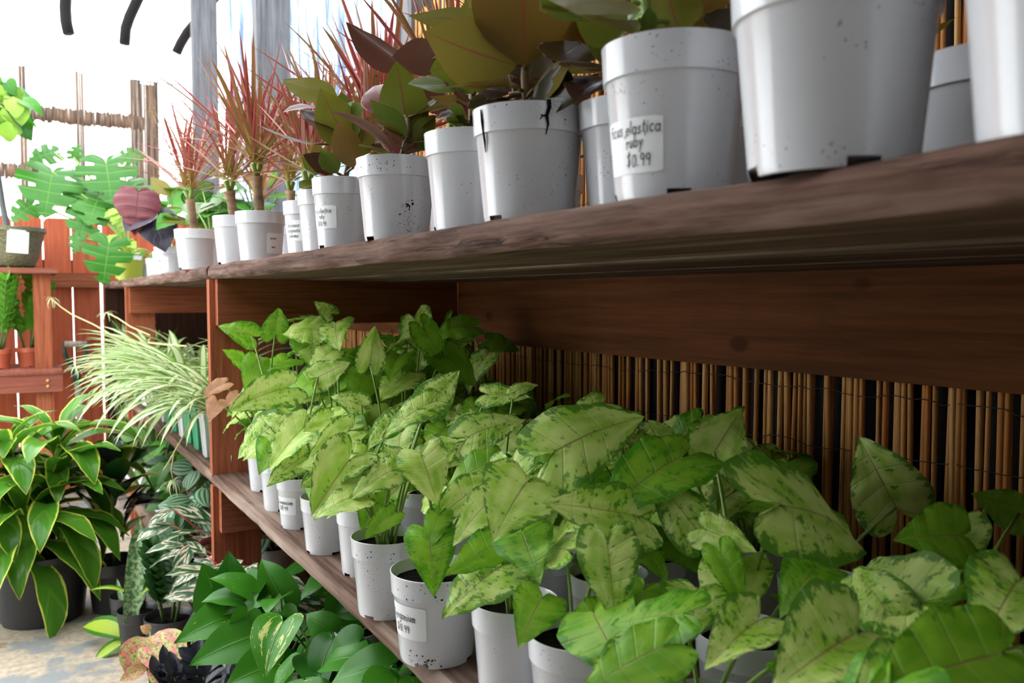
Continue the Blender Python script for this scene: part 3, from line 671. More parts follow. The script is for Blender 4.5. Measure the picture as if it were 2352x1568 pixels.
# ---------------------------------------------------------------- plant builders
UP = Vector((0,0,1))
def azv(a, el): return Vector((math.cos(a)*math.cos(el), math.sin(a)*math.cos(el), math.sin(el)))
def marginata(pl, cane_h, heads=1, n=44, ln=.26, canes=1, lean=0.0):
    """Slim cane with a burst of narrow pink leaves."""
    for c in range(canes):
        base = pl.top + Vector((rnd.uniform(-.02,.02)*canes, rnd.uniform(-.02,.02)*canes, -.01)) if canes > 1 else pl.top - UP*.01
        topp = base + Vector((rnd.uniform(-.02,.02)+lean, rnd.uniform(-.02,.02), cane_h*(1 if c == 0 else rnd.uniform(.6,.95))))
        b = MB(); pts = []; rr = []
        for i in range(9):
            t = i/8; pts.append(base.lerp(topp, t) - pl.loc); rr.append(.0135*(1+.08*math.sin(i*2.1)) * (1.0 if t < .9 else 1.35))
        b.tube(pts, rr, 9); link('cane', b.mesh('cane', M['cane']), None, pl.o)
        for h in range(heads):
            off = Vector((0,0,0)) if heads == 1 else azv(h*2*math.pi/heads+.7, 0)*.016
            hp = topp + off + UP*(.0 if heads == 1 else .03)
            if heads > 1: pl.st.tube([topp-pl.loc-UP*.005, hp-pl.loc], [.006,.008], 6)
            m = n//heads
            for i in range(m):
                t = i/m; el = R(88-72*t**1.1)+rnd.gauss(0,.14); az = i*2.39996+rnd.gauss(0,.2)
                d = azv(az, el) + off*6; a = hp + UP*(.035*(1-t)) + azv(az,0)*.005
                nn = UP*math.cos(el) - azv(az,0)*math.sin(el)
                pl.leaf('marg', a, d, nn + Vector((rnd.gauss(0,.2),rnd.gauss(0,.2),0)), ln*rnd.uniform(.75,1.15)*(1-.25*(1-t)*(t < .1)), 1.05)
    pl.stem_mat = M['stem']; pl.done('branch')
def ficus_random(pl, hgt=.28, n=9, ln=.13, kinds=('ficus','ficus','ficus_green','ficus_red'), toward=Vector((-.5,-.4,.2))):
    base = pl.top - UP*.01; topp = base + Vector((rnd.uniform(-.03,.03), rnd.uniform(-.03,.03), hgt)); pl.stem_mat = M['stem_red']
    pl.st.tube([base-pl.loc, base.lerp(topp,.5)-pl.loc, topp-pl.loc], [.006,.005,.0035], 6)
    for i in range(n):
        t = (i+.6)/n; p = base.lerp(topp, .12+.88*t); az = i*2.4+rnd.gauss(0,.3); el = R(rnd.uniform(5,45)+35*t)
        d = azv(az, el); a = p + d*.022; pl.st.tube([p-pl.loc, a-pl.loc], .0025, 4)
        pl.leaf(rnd.choice(kinds), a, d, UP*math.cos(el)-azv(az,0)*math.sin(el)+Vector((rnd.gauss(0,.25),rnd.gauss(0,.25),0)), ln*rnd.uniform(.75,1.2), rnd.uniform(.85,1.1))
    pl.leaf(kinds[-1], topp, azv(rnd.random()*6, R(80)), azv(rnd.random()*6, 0), ln*.6, .4)
def hero(pl, kind, a, tip, face=.7, wid=1.0, idx=None, back=False, stem=True, root=None, r=.0028, side=0.0, ext=1.0):
    """One leaf from its stalk end to its tip, both given as points; face = how far it turns to the camera."""
    a = Vector(a); tip = Vector(tip); d = tip - a; tocam = (CAM - a).normalized()
    n = tocam*face + UP*(1-face) + _R*side
    if back: n = -n
    me_i = idx if idx is not None else rnd.randrange(6)
    o = pl.leaf(kind, a, d, n, d.length*ext, wid, idx=me_i)
    if stem: pl.stem(root or (pl.top + Vector((rnd.uniform(-.012,.012), rnd.uniform(-.012,.012), -.01))), a, r, r*.75, .12, 6, 6)
    return o

# ---------------------------------------------------------------- top shelf, front row
TOP = []
def top_pot(px, d, dia, h, name, label, kind='pot_white', group=None, dz=0, rz=0):
    r = ray(px, 600); x, y = (r*d).x, (r*d).y
    pl = Plant(name, (x, y, ZT+dz), label, 'potted plant', group); put_pot(pl, kind, dia, h, rz); TOP.append(pl); return pl
G1 = 'white pots along the front of the top shelf'
P1 = top_pot(2480,.515,.140,.150,'rubber_plant','large white pot cut off by the edge of the view, nearest on the top shelf',group=G1)
P2 = top_pot(1905,.665,.153,.155,'rubber_plant','largest whole white pot on the top shelf, foot overhanging the plank edge',group=G1, rz=2.42)
P2b = top_pot(2262,.82,.135,.135,'rubber_plant','white pot set back behind the two nearest pots on the top shelf',group=G1)
P3 = top_pot(1545,.835,.138,.147,'rubber_plant','white pot with a $0.99 elastica ruby sticker, over a knot in the plank',group=G1, rz=2.32)
P3b = top_pot(1459,1.02,.135,.135,'rubber_plant','white pot half hidden behind the nearer pot with an elastica sticker',group=G1)
P4 = top_pot(1215,1.07,.138,.137,'rubber_plant','rubber plant in white pot with a dark root hanging over its rim',group=G1)
P5 = top_pot(1084,1.22,.132,.137,'rubber_plant','white pot beside the pot with the hanging root, notch at its foot',group=G1, rz=2.6)
P6 = top_pot(912,1.425,.130,.135,'rubber_plant','rubber plant with upright olive leaf, white pot smeared with black dirt',group=G1)
P7 = top_pot(787,1.66,.112,.135,'rubber_plant','rubber plant in narrow white pot with a small $10.99 elastica sticker',group=G1)
P8 = top_pot(748,1.85,.115,.135,'rubber_plant','plain white pot wedged between two pots with handwritten stickers',group=G1)
P9 = top_pot(711,2.06,.120,.135,'dracaena_marginata','white pot with a three-line dracaena sticker in the top row',group=G1)
P10 = top_pot(600,2.33,.131,.138,'dracaena_marginata','pink dracaena with thick cane in the widest bright white pot',group=G1)
P11 = top_pot(543,2.45,.125,.138,'dracaena_marginata','pink dracaena in bright pot, mostly hidden behind the pot with thick cane',group=G1)
P12 = top_pot(451,2.88,.136,.134,'dracaena_marginata','pink dracaena on a bare cane, last in the row before the alocasia',group=G1)
P13 = top_pot(388,3.9,.125,.135,'alocasia','dark alocasia with a ribbed maroon leaf in a white scribbled pot')
P14 = top_pot(358,4.5,.10,.11,'small_foliage_plant','small white pot second from the lime green pot',group='two small white pots by the lime pot')
P15 = top_pot(341,4.86,.09,.10,'small_foliage_plant','small white pot touching the lime green pot',group='two small white pots by the lime pot')
PL = top_pot(296,4.75,.168,.178,'monstera','monstera with split leaves in a lime green pot','pot_lime')
AZL = R(196)                                              # stickers face the aisle
sticker(P3, [("ficus elastica",.40,.004,1.0),("'ruby'",.315,.028,1.0),("$0.99",.20,.030,1.15)], R(187), R(33), .155, .50, .0064, .02)
sticker(P7, [("ficus elastica",.50,.0,.9),("'ruby'",.42,.016,.95),("$10.99",.32,.014,1)], R(205), R(34), .28, .60, .0054, .02)
sticker(P9, [("dracaena",.54,.010),("marginata",.45,.008),("colorama",.36,.008)], R(212), R(34), .30, .66, .0052, .04)
sticker(P10, [("~~~",.45,.004),("~~",.28,.008)], R(297), R(26), .18, .58, .0058, .1)
sticker(P13, [("~~~",.5,.006),("~~",.3,.01)], R(225), R(35), .2, .68, .0075, .1)
sticker(PL, [("~~~~",.72,.012)], R(300), R(20), .64, .86, .008, .1)

# dirt trails: roots hanging over the rim of the fourth pot
b = MB()
def on_pot(pl, a, z, off=.001): r = prof_r(min(z,1))*pl.dia+off; return Vector((r*math.cos(a), r*math.sin(a), z*pl.h))
a0 = math.atan2(-P4.loc.y, -P4.loc.x)+.32
b.tube([on_pot(P4,a0,1.01,.002),on_pot(P4,a0+.02,.95),on_pot(P4,a0-.03,.87,.003),on_pot(P4,a0,.80,.002),on_pot(P4,a0-.02,.72)], [.003,.0028,.0022,.0015,.0005], 6)
b.tube([on_pot(P4,a0,.88,.002),on_pot(P4,a0-.10,.87),on_pot(P4,a0-.14,.84)], [.0015,.001,.0005], 4)
link('hanging_root', b.mesh('hanging_root', M['soil']), None, P4.o, None, 'dark root strand')
b = MB(); a0 = math.atan2(-P4.loc.y, -P4.loc.x)-.95
b.tube([on_pot(P4,a0,.97),on_pot(P4,a0+.02,.86),on_pot(P4,a0+.03,.70,.002),on_pot(P4,a0+.01,.60)], [.0008,.0015,.0015,.0005], 5)
link('hanging_root', b.mesh('hanging_root_thin', M['soil']), None, P4.o, None, 'thin dark root strand')

# smears of black dirt
def specks(pl, az, z, sa, sz, n, rmax=.0016, seed=1):
    b = MB(); rr = random.Random(seed)
    for i in range(n):
        a, zz_ = az+rr.gauss(0,sa), min(.97, max(.03, z+rr.gauss(0,sz))); r = rmax*rr.random()**2+.0003; c = on_pot(pl, a, zz_, .0005); k0 = len(b.v)
        tx = Vector((-math.sin(a), math.cos(a), 0))
        for k in range(6): t = k*math.pi/3; q = r*rr.uniform(.5,1.3); b.v.append(tuple(c + tx*(q*math.cos(t)) + UP*(q*math.sin(t))))
        b.f.append(tuple(range(k0, k0+6)))
    o = link('dirt_specks', b.mesh('dirt_specks', M['soil'], False), None, pl.o); o['kind'] = 'stuff'
def camaz(pl): return math.atan2(-pl.loc.y, -pl.loc.x)
specks(P6, camaz(P6)+.30, .42, .10, .035, 26, .0020, 1); specks(P6, camaz(P6)+.35, .20, .22, .06, 50, .0009, 2); specks(P6, camaz(P6)-.25, .86, .5, .05, 60, .001, 3); specks(P4, camaz(P4), .9, .6, .06, 24, .0014, 4)
# rubber plant leaves
def H(pl, kind, ax, ay, ad, tx, ty, td, **kw): return hero(pl, kind, pt(ax,ay,ad), pt(tx,ty,td), **kw)
def trunk(pl, pts, r=.006, mat='stem_red'):
    pl.tr = [Vector(p) for p in pts]; pl.stem_mat = M[mat]; w3 = [Vector(p)-pl.loc for p in pts]; pl.st.tube(w3, [r*(1-.3*i/max(1,len(w3)-1)) for i in range(len(w3))], 7)
def near_trunk(pl, a):
    tr = getattr(pl, 'tr', None) or [pl.top-UP*.01, pl.top+UP*.06]
    c = [p.lerp(q, i/8) for p, q in zip(tr, tr[1:]) for i in range(9)]; return min(c, key=lambda p: (p-a).length + (.03 if p.z > a.z else 0))
def fleaf(pl, kind, ax, ay, ad, tx, ty, td, **kw):
    a = pt(ax, ay, ad); kw.setdefault('root', near_trunk(pl, a)); return hero(pl, kind, a, pt(tx,ty,td), r=.003, **kw)
trunk(P4, [P4.top-UP*.01, pt(1205,180,1.07), pt(1210,60,1.07)])
fleaf(P4,'ficus',1206,150,1.06, 1196,-190,1.02, face=.9, back=True, wid=1.22, idx=0)
fleaf(P4,'ficus_green',1185,150,1.07, 968,88,1.05, face=.7, back=True, wid=1.25, idx=1)
fleaf(P4,'ficus_green',1160,60,1.12, 938,18,1.12, face=.45, back=True, wid=.85, idx=2)
fleaf(P4,'ficus_green',1150,120,1.15, 985,170,1.14, face=.8, back=True, wid=1.2, idx=3)
fleaf(P4,'ficus',1192,205,1.06, 1003,172,1.0, face=.12, wid=1.0, idx=1)
fleaf(P4,'ficus_green',1050,192,1.2, 933,206,1.14, face=.5, wid=.8, idx=2)
fleaf(P4,'ficus',1335,98,1.05, 1262,160,.97, face=.55, wid=1.1, idx=2)
fleaf(P4,'ficus',1225,205,1.05, 1320,155,1.0, face=.6, back=True, wid=1.2, idx=3)
fleaf(P4,'ficus',1220,225,1.05, 1310,205,.98, face=.7, wid=1.5, idx=0)
fleaf(P4,'ficus',1170,215,1.08, 1090,190,1.1, face=.6, wid=1.2, idx=0)
fleaf(P4,'ficus',1165,225,1.1, 1075,238,1.05, face=.4, wid=1.0, idx=3)
trunk(P3, [P3.top-UP*.01, pt(1490,50,.86), pt(1465,-60,.86)], .007, 'stem')
fleaf(P3,'ficus_green',1465,45,.86, 1232,62,.78, face=.35, back=True, wid=1.1, idx=0)
fleaf(P3,'ficus_green',1440,60,.9, 1320,20,.92, face=.8, back=True, wid=1.6, idx=1)
fleaf(P3,'ficus_green',1450,5,.86, 1245,-10,.78, face=.4, back=True, wid=1.2, idx=2)
fleaf(P3,'ficus_green',1492,78,.84, 1490,15,.83, face=.9, wid=1.1, idx=3)
fleaf(P3,'ficus_green',1560,75,.86, 1530,-20,.9, face=.9, back=True, wid=1.4, idx=0)
fleaf(P3,'ficus',1590,60,.9, 1660,-30,.9, face=.9, back=True, wid=1.3, idx=1)
fleaf(P3,'ficus_green',1540,-30,.86, 1640,-90,.84, face=.5, back=True, wid=1.3, idx=1)
fleaf(P3,'ficus_green',1440,75,.95, 1390,40,1.0, face=.8, wid=1.6, idx=1)
fleaf(P3,'ficus',1640,70,.86, 1690,30,.9, face=.6, wid=1.2, idx=2)
trunk(P3b, [P3b.top-UP*.01, pt(1400,120,1.04), pt(1395,60,1.04)], .006, 'stem')
fleaf(P3b,'ficus_green',1400,130,1.03, 1352,80,.98, face=.7, wid=1.0, idx=1)
fleaf(P3b,'ficus',1390,150,1.03, 1280,165,.98, face=.4, wid=1.0, idx=2)
fleaf(P3b,'ficus',1395,180,1.03, 1320,195,.96, face=.3, wid=1.3, idx=0)
fleaf(P3b,'ficus_green',1405,90,1.04, 1380,-30,1.06, face=.9, back=True, wid=1.1, idx=0)
trunk(P6, [P6.top-UP*.01, pt(940,300,1.42), pt(935,270,1.42)])
fleaf(P6,'ficus_green',940,322,1.42, 912,150,1.44, face=.9, back=True, wid=1.0, idx=0)
fleaf(P6,'ficus_red',900,262,1.46, 850,178,1.5, face=.8, wid=1.3, idx=0)
fleaf(P6,'ficus_green',935,315,1.4, 850,220,1.4, face=.6, wid=.7, idx=1)
fleaf(P6,'ficus',930,325,1.42, 845,252,1.36, face=.2, wid=.8, idx=1)
fleaf(P6,'ficus_green',925,340,1.4, 868,302,1.34, face=.5, wid=.9, idx=2)
fleaf(P6,'ficus_green',900,355,1.4, 825,325,1.33, face=.35, wid=.8, idx=3)
fleaf(P6,'ficus_green',950,325,1.42, 1000,262,1.42, face=.8, back=True, wid=1.0, idx=2)
fleaf(P6,'ficus',950,330,1.42, 1020,300,1.36, face=.4, wid=1.1, idx=0)
fleaf(P6,'ficus',955,310,1.44, 1035,235,1.42, face=.2, wid=.8, idx=3)
fleaf(P6,'ficus_green',965,345,1.42, 985,305,1.4, face=.8, wid=1.2, idx=3)
trunk(P7, [P7.top-UP*.01, pt(806,350,1.66), pt(812,260,1.66)])
fleaf(P7,'ficus_green',805,345,1.64, 735,205,1.62, face=.9, back=True, wid=1.05, idx=0)
fleaf(P7,'ficus',812,385,1.62, 775,272,1.58, face=.8, back=True, wid=.95, idx=1)
fleaf(P7,'ficus_green',775,228,1.66, 648,172,1.66, face=.5, back=True, wid=1.0, idx=2)
fleaf(P7,'ficus',722,330,1.64, 582,295,1.58, face=.25, back=True, wid=.8, idx=3)
fleaf(P7,'ficus_red',730,248,1.7, 648,243,1.66, face=.3, wid=.9, idx=0)
fleaf(P7,'ficus_green',820,360,1.64, 845,275,1.66, face=.8, back=True, wid=1.0, idx=0)
fleaf(P7,'ficus',790,300,1.7, 690,262,1.72, face=.4, wid=1.1, idx=2)
fleaf(P7,'ficus_green',800,300,1.66, 820,240,1.6, face=.6, wid=1.5, idx=1)
fleaf(P7,'ficus',770,395,1.64, 700,352,1.6, face=.7, wid=1.0, idx=1)
fleaf(P7,'ficus_green',775,398,1.62, 735,340,1.62, face=.7, wid=1.1, idx=3)
trunk(P5, [P5.top-UP*.01, pt(1085,200,1.24), pt(1080,110,1.25)])
fleaf(P5,'ficus_red',950,165,1.5, 786,76,1.5, face=.45, back=True, wid=.9, idx=0)
fleaf(P5,'ficus_red',1020,125,1.4, 902,138,1.4, face=.7, back=True, wid=1.25, idx=1)
for (ax,ay,tx,ty,k,f,wd) in ((1080,265,1005,255,'ficus',.3,1.0),(1075,280,1040,240,'ficus_green',.6,1.2),(1090,250,1130,200,'ficus',.6,1.2),(1080,275,1020,290,'ficus_red',.3,1.0),
        (1080,230,1010,190,'ficus_red',.5,1.0),(1085,215,1045,130,'ficus_green',.7,1.0),(1070,285,1030,272,'ficus_green',.7,.9)):
    fleaf(P5, k, ax, ay, 1.22, tx, ty, 1.18, face=f, wid=wd)
fleaf(P8,'ficus',738,412,1.84, 635,352,1.78, face=.2, wid=.8, idx=1)
fleaf(P8,'ficus_green',742,425,1.84, 690,415,1.75, face=.3, wid=.9, idx=0)
fleaf(P8,'ficus_green',735,400,1.86, 690,362,1.84, face=.6, wid=1.0, idx=2)
fleaf(P8,'ficus',750,395,1.86, 720,330,1.84, face=.8, back=True, wid=1.1, idx=1)
for pl in (P1, P2, P2b): ficus_random(pl, .3, 8, .15)
for pl, n in ((P4,5),(P5,7),(P6,8),(P7,8)):
    for i in range(n):
        az = camaz(pl)+math.pi+random.Random(i+n).uniform(-1.9,1.9); q = near_trunk(pl, pl.top+UP*rnd.uniform(.01,.12)); el = R(rnd.uniform(5,55)); a = q+azv(az,el)*.02; pl.st.tube([q-pl.loc, a-pl.loc], .0022, 4)
        pl.leaf(rnd.choice(('ficus','ficus','ficus_red','ficus_green')), a, azv(az,el), UP*math.cos(el)-azv(az,0)*math.sin(el), rnd.uniform(.08,.13), rnd.uniform(.9,1.1))
for pl in (P3, P3b, P4, P5, P6, P7): pl.done('stem')
for pl in (P8,): trunk(pl, [pl.top-UP*.01, pl.top+UP*.06]); pl.done('stem')
marginata(P9, .07, 2, 46, .22); marginata(P10, .125, 2, 64, .30); marginata(P11, .10, 2, 52, .28); marginata(P12, .13, 3, 66, .26, lean=.0)
for pl in (P1, P2, P2b): pl.done('stem')

# back rows on the top shelf
ORD = ['first','second','third','fourth','fifth','sixth','seventh','eighth','ninth','tenth','eleventh','twelfth','thirteenth']
def pxof(q): v = Vector((q[0], q[1], 0)); return v.dot(_R)/v.dot(_F)
GB = 'pots crowded at the back of the top shelf'
LBACK = 'pink dracaena in the back of the top shelf, %s from picture left'
DB = ((.80,2.42,.15,50,.32),(.78,2.72,.14,46,.30),(.86,2.1,.17,50,.34),(.98,2.35,.20,46,.32),(.74,1.92,.10,44,.28),(1.0,1.95,.24,46,.32),(.92,2.75,.2,40,.3),(.78,3.15,.12,40,.26),(1.02,2.62,.26,40,.3),(1.02,1.62,.22,46,.32),(.84,1.66,.14,44,.3))
for (x, y_, ch, nn, ln) in DB:
    pl = Plant('dracaena_marginata', (x, y_, ZT), LBACK % ORD[sorted(DB, key=pxof).index((x, y_, ch, nn, ln))], 'potted plant', GB); put_pot(pl, 'pot_white', .125, .135); marginata(pl, ch, 2, nn, ln)
LBF = 'rubber plant in the back of the top shelf, %s from picture left'
FB = ((.72,1.42,.22),(.70,1.16,.22),(.88,1.36,.28),(.86,1.02,.3),(.78,.76,.28),(1.04,1.22,.34),(1.08,.86,.34))
for (x, y_, h_) in FB:
    pl = Plant('rubber_plant', (x, y_, ZT), LBF % ORD[sorted(FB, key=pxof).index((x, y_, h_))], 'potted plant', GB); put_pot(pl, 'pot_white', .125, .135); ficus_random(pl, h_, 9, .14); pl.done('stem')
LBG = 'broad-leaved green plant near the alocasia on top, %s from picture left'
GBK = ((.68,3.5,.22),(.76,3.85,.26),(.66,4.5,.26),(.80,4.15,.30),(.86,3.5,.3))
for (x, y_, h_) in GBK:
    pl = Plant('green_foliage_plant', (x, y_, ZT), LBG % ORD[sorted(GBK, key=pxof).index((x, y_, h_))], 'potted plant', GB); put_pot(pl, 'pot_white', .13, .13)
    for i in range(9):
        az = rnd.gauss(R(200),1.2); el = R(rnd.uniform(10,70)); p1 = pl.top + Vector((math.cos(az)*.09*rnd.random(), math.sin(az)*.09, h_*rnd.uniform(.3,1)))
        pl.stem(pl.top, p1, .004, .003); pl.leaf(rnd.choice(('big_green','big_green','ficus_green','calath')), p1, azv(az, el-.5), UP+azv(az,0)*-.6, rnd.uniform(.12,.19))
    pl.done()
# alocasia with one ribbed maroon leaf
P13.stem_mat = M['stem_dark']
H(P13,'aloc',318,440,3.8, 312,496,3.7, face=.85, wid=1.1, idx=0, ext=1.35)
H(P13,'bluedark',340,478,3.85, 372,540,3.75, face=.6, wid=1.3, idx=0, ext=1.2)
H(P13,'bluedark',345,480,3.85, 300,500,3.7, face=.5, wid=1.2, idx=1, ext=1.2)
H(P13,'big_green',395,470,3.9, 440,440,3.85, face=.6, wid=1.1, idx=1, ext=1.3); H(P13,'ficus_green',390,450,3.9, 355,410,3.9, face=.5, back=True, wid=1.0, idx=2, ext=1.2)
H(P13,'calath',470,470,3.6, 500,520,3.5, face=.8, wid=1.0, idx=0); H(P13,'big_green',395,500,3.8, 360,515,3.7, face=.5, wid=1.0, idx=0)
P13.done()
for pl in (P14, P15):
    for i in range(8):
        az = rnd.uniform(0,6.28); p1 = pl.top+azv(az,.9)*rnd.uniform(.05,.12); pl.stem(pl.top, p1, .002, .0015); pl.leaf(rnd.choice(('lime_fluff','big_green')), p1, azv(az,.1), UP, rnd.uniform(.06,.10))
    pl.done()
# monstera
PL.stem_mat = M['stem']
for (ax,ay,ad,tx,ty,td,f,i) in ((120,395,4.7,105,470,4.5,.8,0),(243,372,4.8,255,450,4.65,.85,1),(170,362,4.9,180,330,4.9,.5,2),(125,350,4.9,60,358,4.8,.5,0),(205,480,4.7,180,545,4.6,.6,1),
        (230,440,4.8,205,500,4.6,.7,2),(285,360,5.0,330,350,5.0,.6,0),(250,560,4.5,235,650,4.45,.6,1),(195,420,4.85,165,460,4.7,.5,2),(290,420,4.9,300,475,4.75,.7,0),(75,470,4.7,25,500,4.6,.5,1),(180,545,4.5,165,582,4.5,.4,2)):
    H(PL,'monst',ax,ay,ad,tx,ty,td, face=f, wid=1.0, idx=i, ext=1.02, r=.007)
for i in range(14):
    p1 = pt(rnd.uniform(265,325), rnd.uniform(470,575), 4.65); pl = PL; pl.leaf('lime_fluff', p1, azv(rnd.uniform(0,6.28), rnd.uniform(-.5,.6)), UP-_F, rnd.uniform(.06,.11))
PL.done()

# ---------------------------------------------------------------- middle shelf: arrowhead plants
SYN = []
def syn(x, y_, dia, h, label, group, rz=0, kind='syngonium'):
    pl = Plant(kind, (x, y_, ZM), label, 'potted plant', group); put_pot(pl, 'pot_white', dia, h, rz); pl.stem_mat = M['stem']; SYN.append(pl); return pl
GF = 'arrowhead plants along the front of the middle shelf'
def base_at(px, py): p = on_z(px, py, ZM); return p.x, p.y
S = {}
spec = [(10,1330,1690,.122,.13,'arrowhead plant in white pot showing speckled dark soil, nearest pot in view'),
 (9,1182,1605,.112,.135,'slim white pot of arrowhead plant set behind the $10.99 sticker pot'),
 (8,1003,1502,.132,.13,'arrowhead plant in white pot with large Syngonium $10.99 sticker'),
 (7,889,1402,.116,.13,'arrowhead plant in white pot with bare soil, directly behind large sticker pot'),
 (6,838,1312,.105,.13,'narrow white arrowhead pot standing behind the pot with bare soil'),
 (5,752,1262,.106,.115,'fifth arrowhead pot from the post, whole, plain and white with wide rim'),
 (4,690,1206,.105,.118,'arrowhead pot with small half-hidden sticker, fourth from the upright post'),
 (3,648,1166,.105,.125,'arrowhead pot without sticker, third from the upright post'),
 (2,613,1122,.105,.12,'arrowhead pot second from the upright post at the shelf edge'),
 (1,570,1068,.10,.12,'arrowhead plant with pink young leaves right beside the upright post')]
for k, px, py, dia, h, lab in spec:
    x, y_ = base_at(px, py); S[k] = syn(x, min(y_, YD1-.12), dia, h, lab, GF, rz=2.05+.2*k)
sticker(S[8], [("Syngonium",.53,.0),("$10.99",.39,.008,1.05)], R(199), R(32), .32, .70, .0066, .02)
sticker(S[4], [("Syngonium",.50,.0),("$10.99",.38,.006,1.05)], R(210), R(32), .30, .64, .0060, .02)
specks(S[8], camaz(S[8])-.1, .86, .5, .06, 40, .0016, 5); specks(S[8], camaz(S[8])-.35, .10, .25, .05, 50, .0014, 6); specks(S[7], camaz(S[7]), .86, .5, .05, 30, .0012, 7)
# nearest ones, pots below the view
LN = 'near-corner arrowhead plant, pot out of view, %s'
for (x, y_, wh) in ((.58,.60,'right after the speckled soil pot'),(.75,.72,'one row behind the speckled soil pot'),(.78,.46,'second row at the picture edge'),(.62,.40,'front row at the bottom corner'),(.94,.58,'third row against the picture edge'),(.98,.80,'third row, leaf tips before the reeds')): syn(x, y_, .12, .13, LN % wh, 'arrowhead plants nearest to the viewer')
LB = 'arrowhead plant with mottled leaves in the crowd behind the front row'
NF = len(SYN)
yy = .98
nrow = 0
back = []
while yy < 2.5:
    for row, x in enumerate((.73,.88,1.03,1.17)):
        back.append(syn(x+rnd.uniform(-.02,.02), yy+(.07 if row % 2 else 0)+rnd.uniform(-.02,.02), .115, .125, 'arrowhead plant, %s row from the shelf edge, %s from the near end' % (ORD[row+1], ORD[nrow]), 'arrowhead plants in the back rows'))
    nrow += 1
    yy += .165
def syn_leaf(pl, kind, reach, hmin, hmax, ln, bias=R(205), spread=1.1):
    az = rnd.gauss(bias, spread); rr = reach*rnd.uniform(.35,1.0); hh = rnd.uniform(hmin, hmax)
    a = pl.top + Vector((math.cos(az)*rr, math.sin(az)*rr, hh)); pl.stem(pl.top + azv(az,0)*.012 - UP*.01, a, .0028, .002, .12, 5, 5)
    el = R(rnd.gauss(-18,16)); d = azv(az+rnd.gauss(0,.35), el)
    n = Vector((-.42,-.30,.85)) + Vector((rnd.gauss(0,.28), rnd.gauss(0,.28), 0)); pl.leaf(kind, a, d, n, ln*rnd.uniform(.75,1.15), rnd.uniform(.9,1.12))
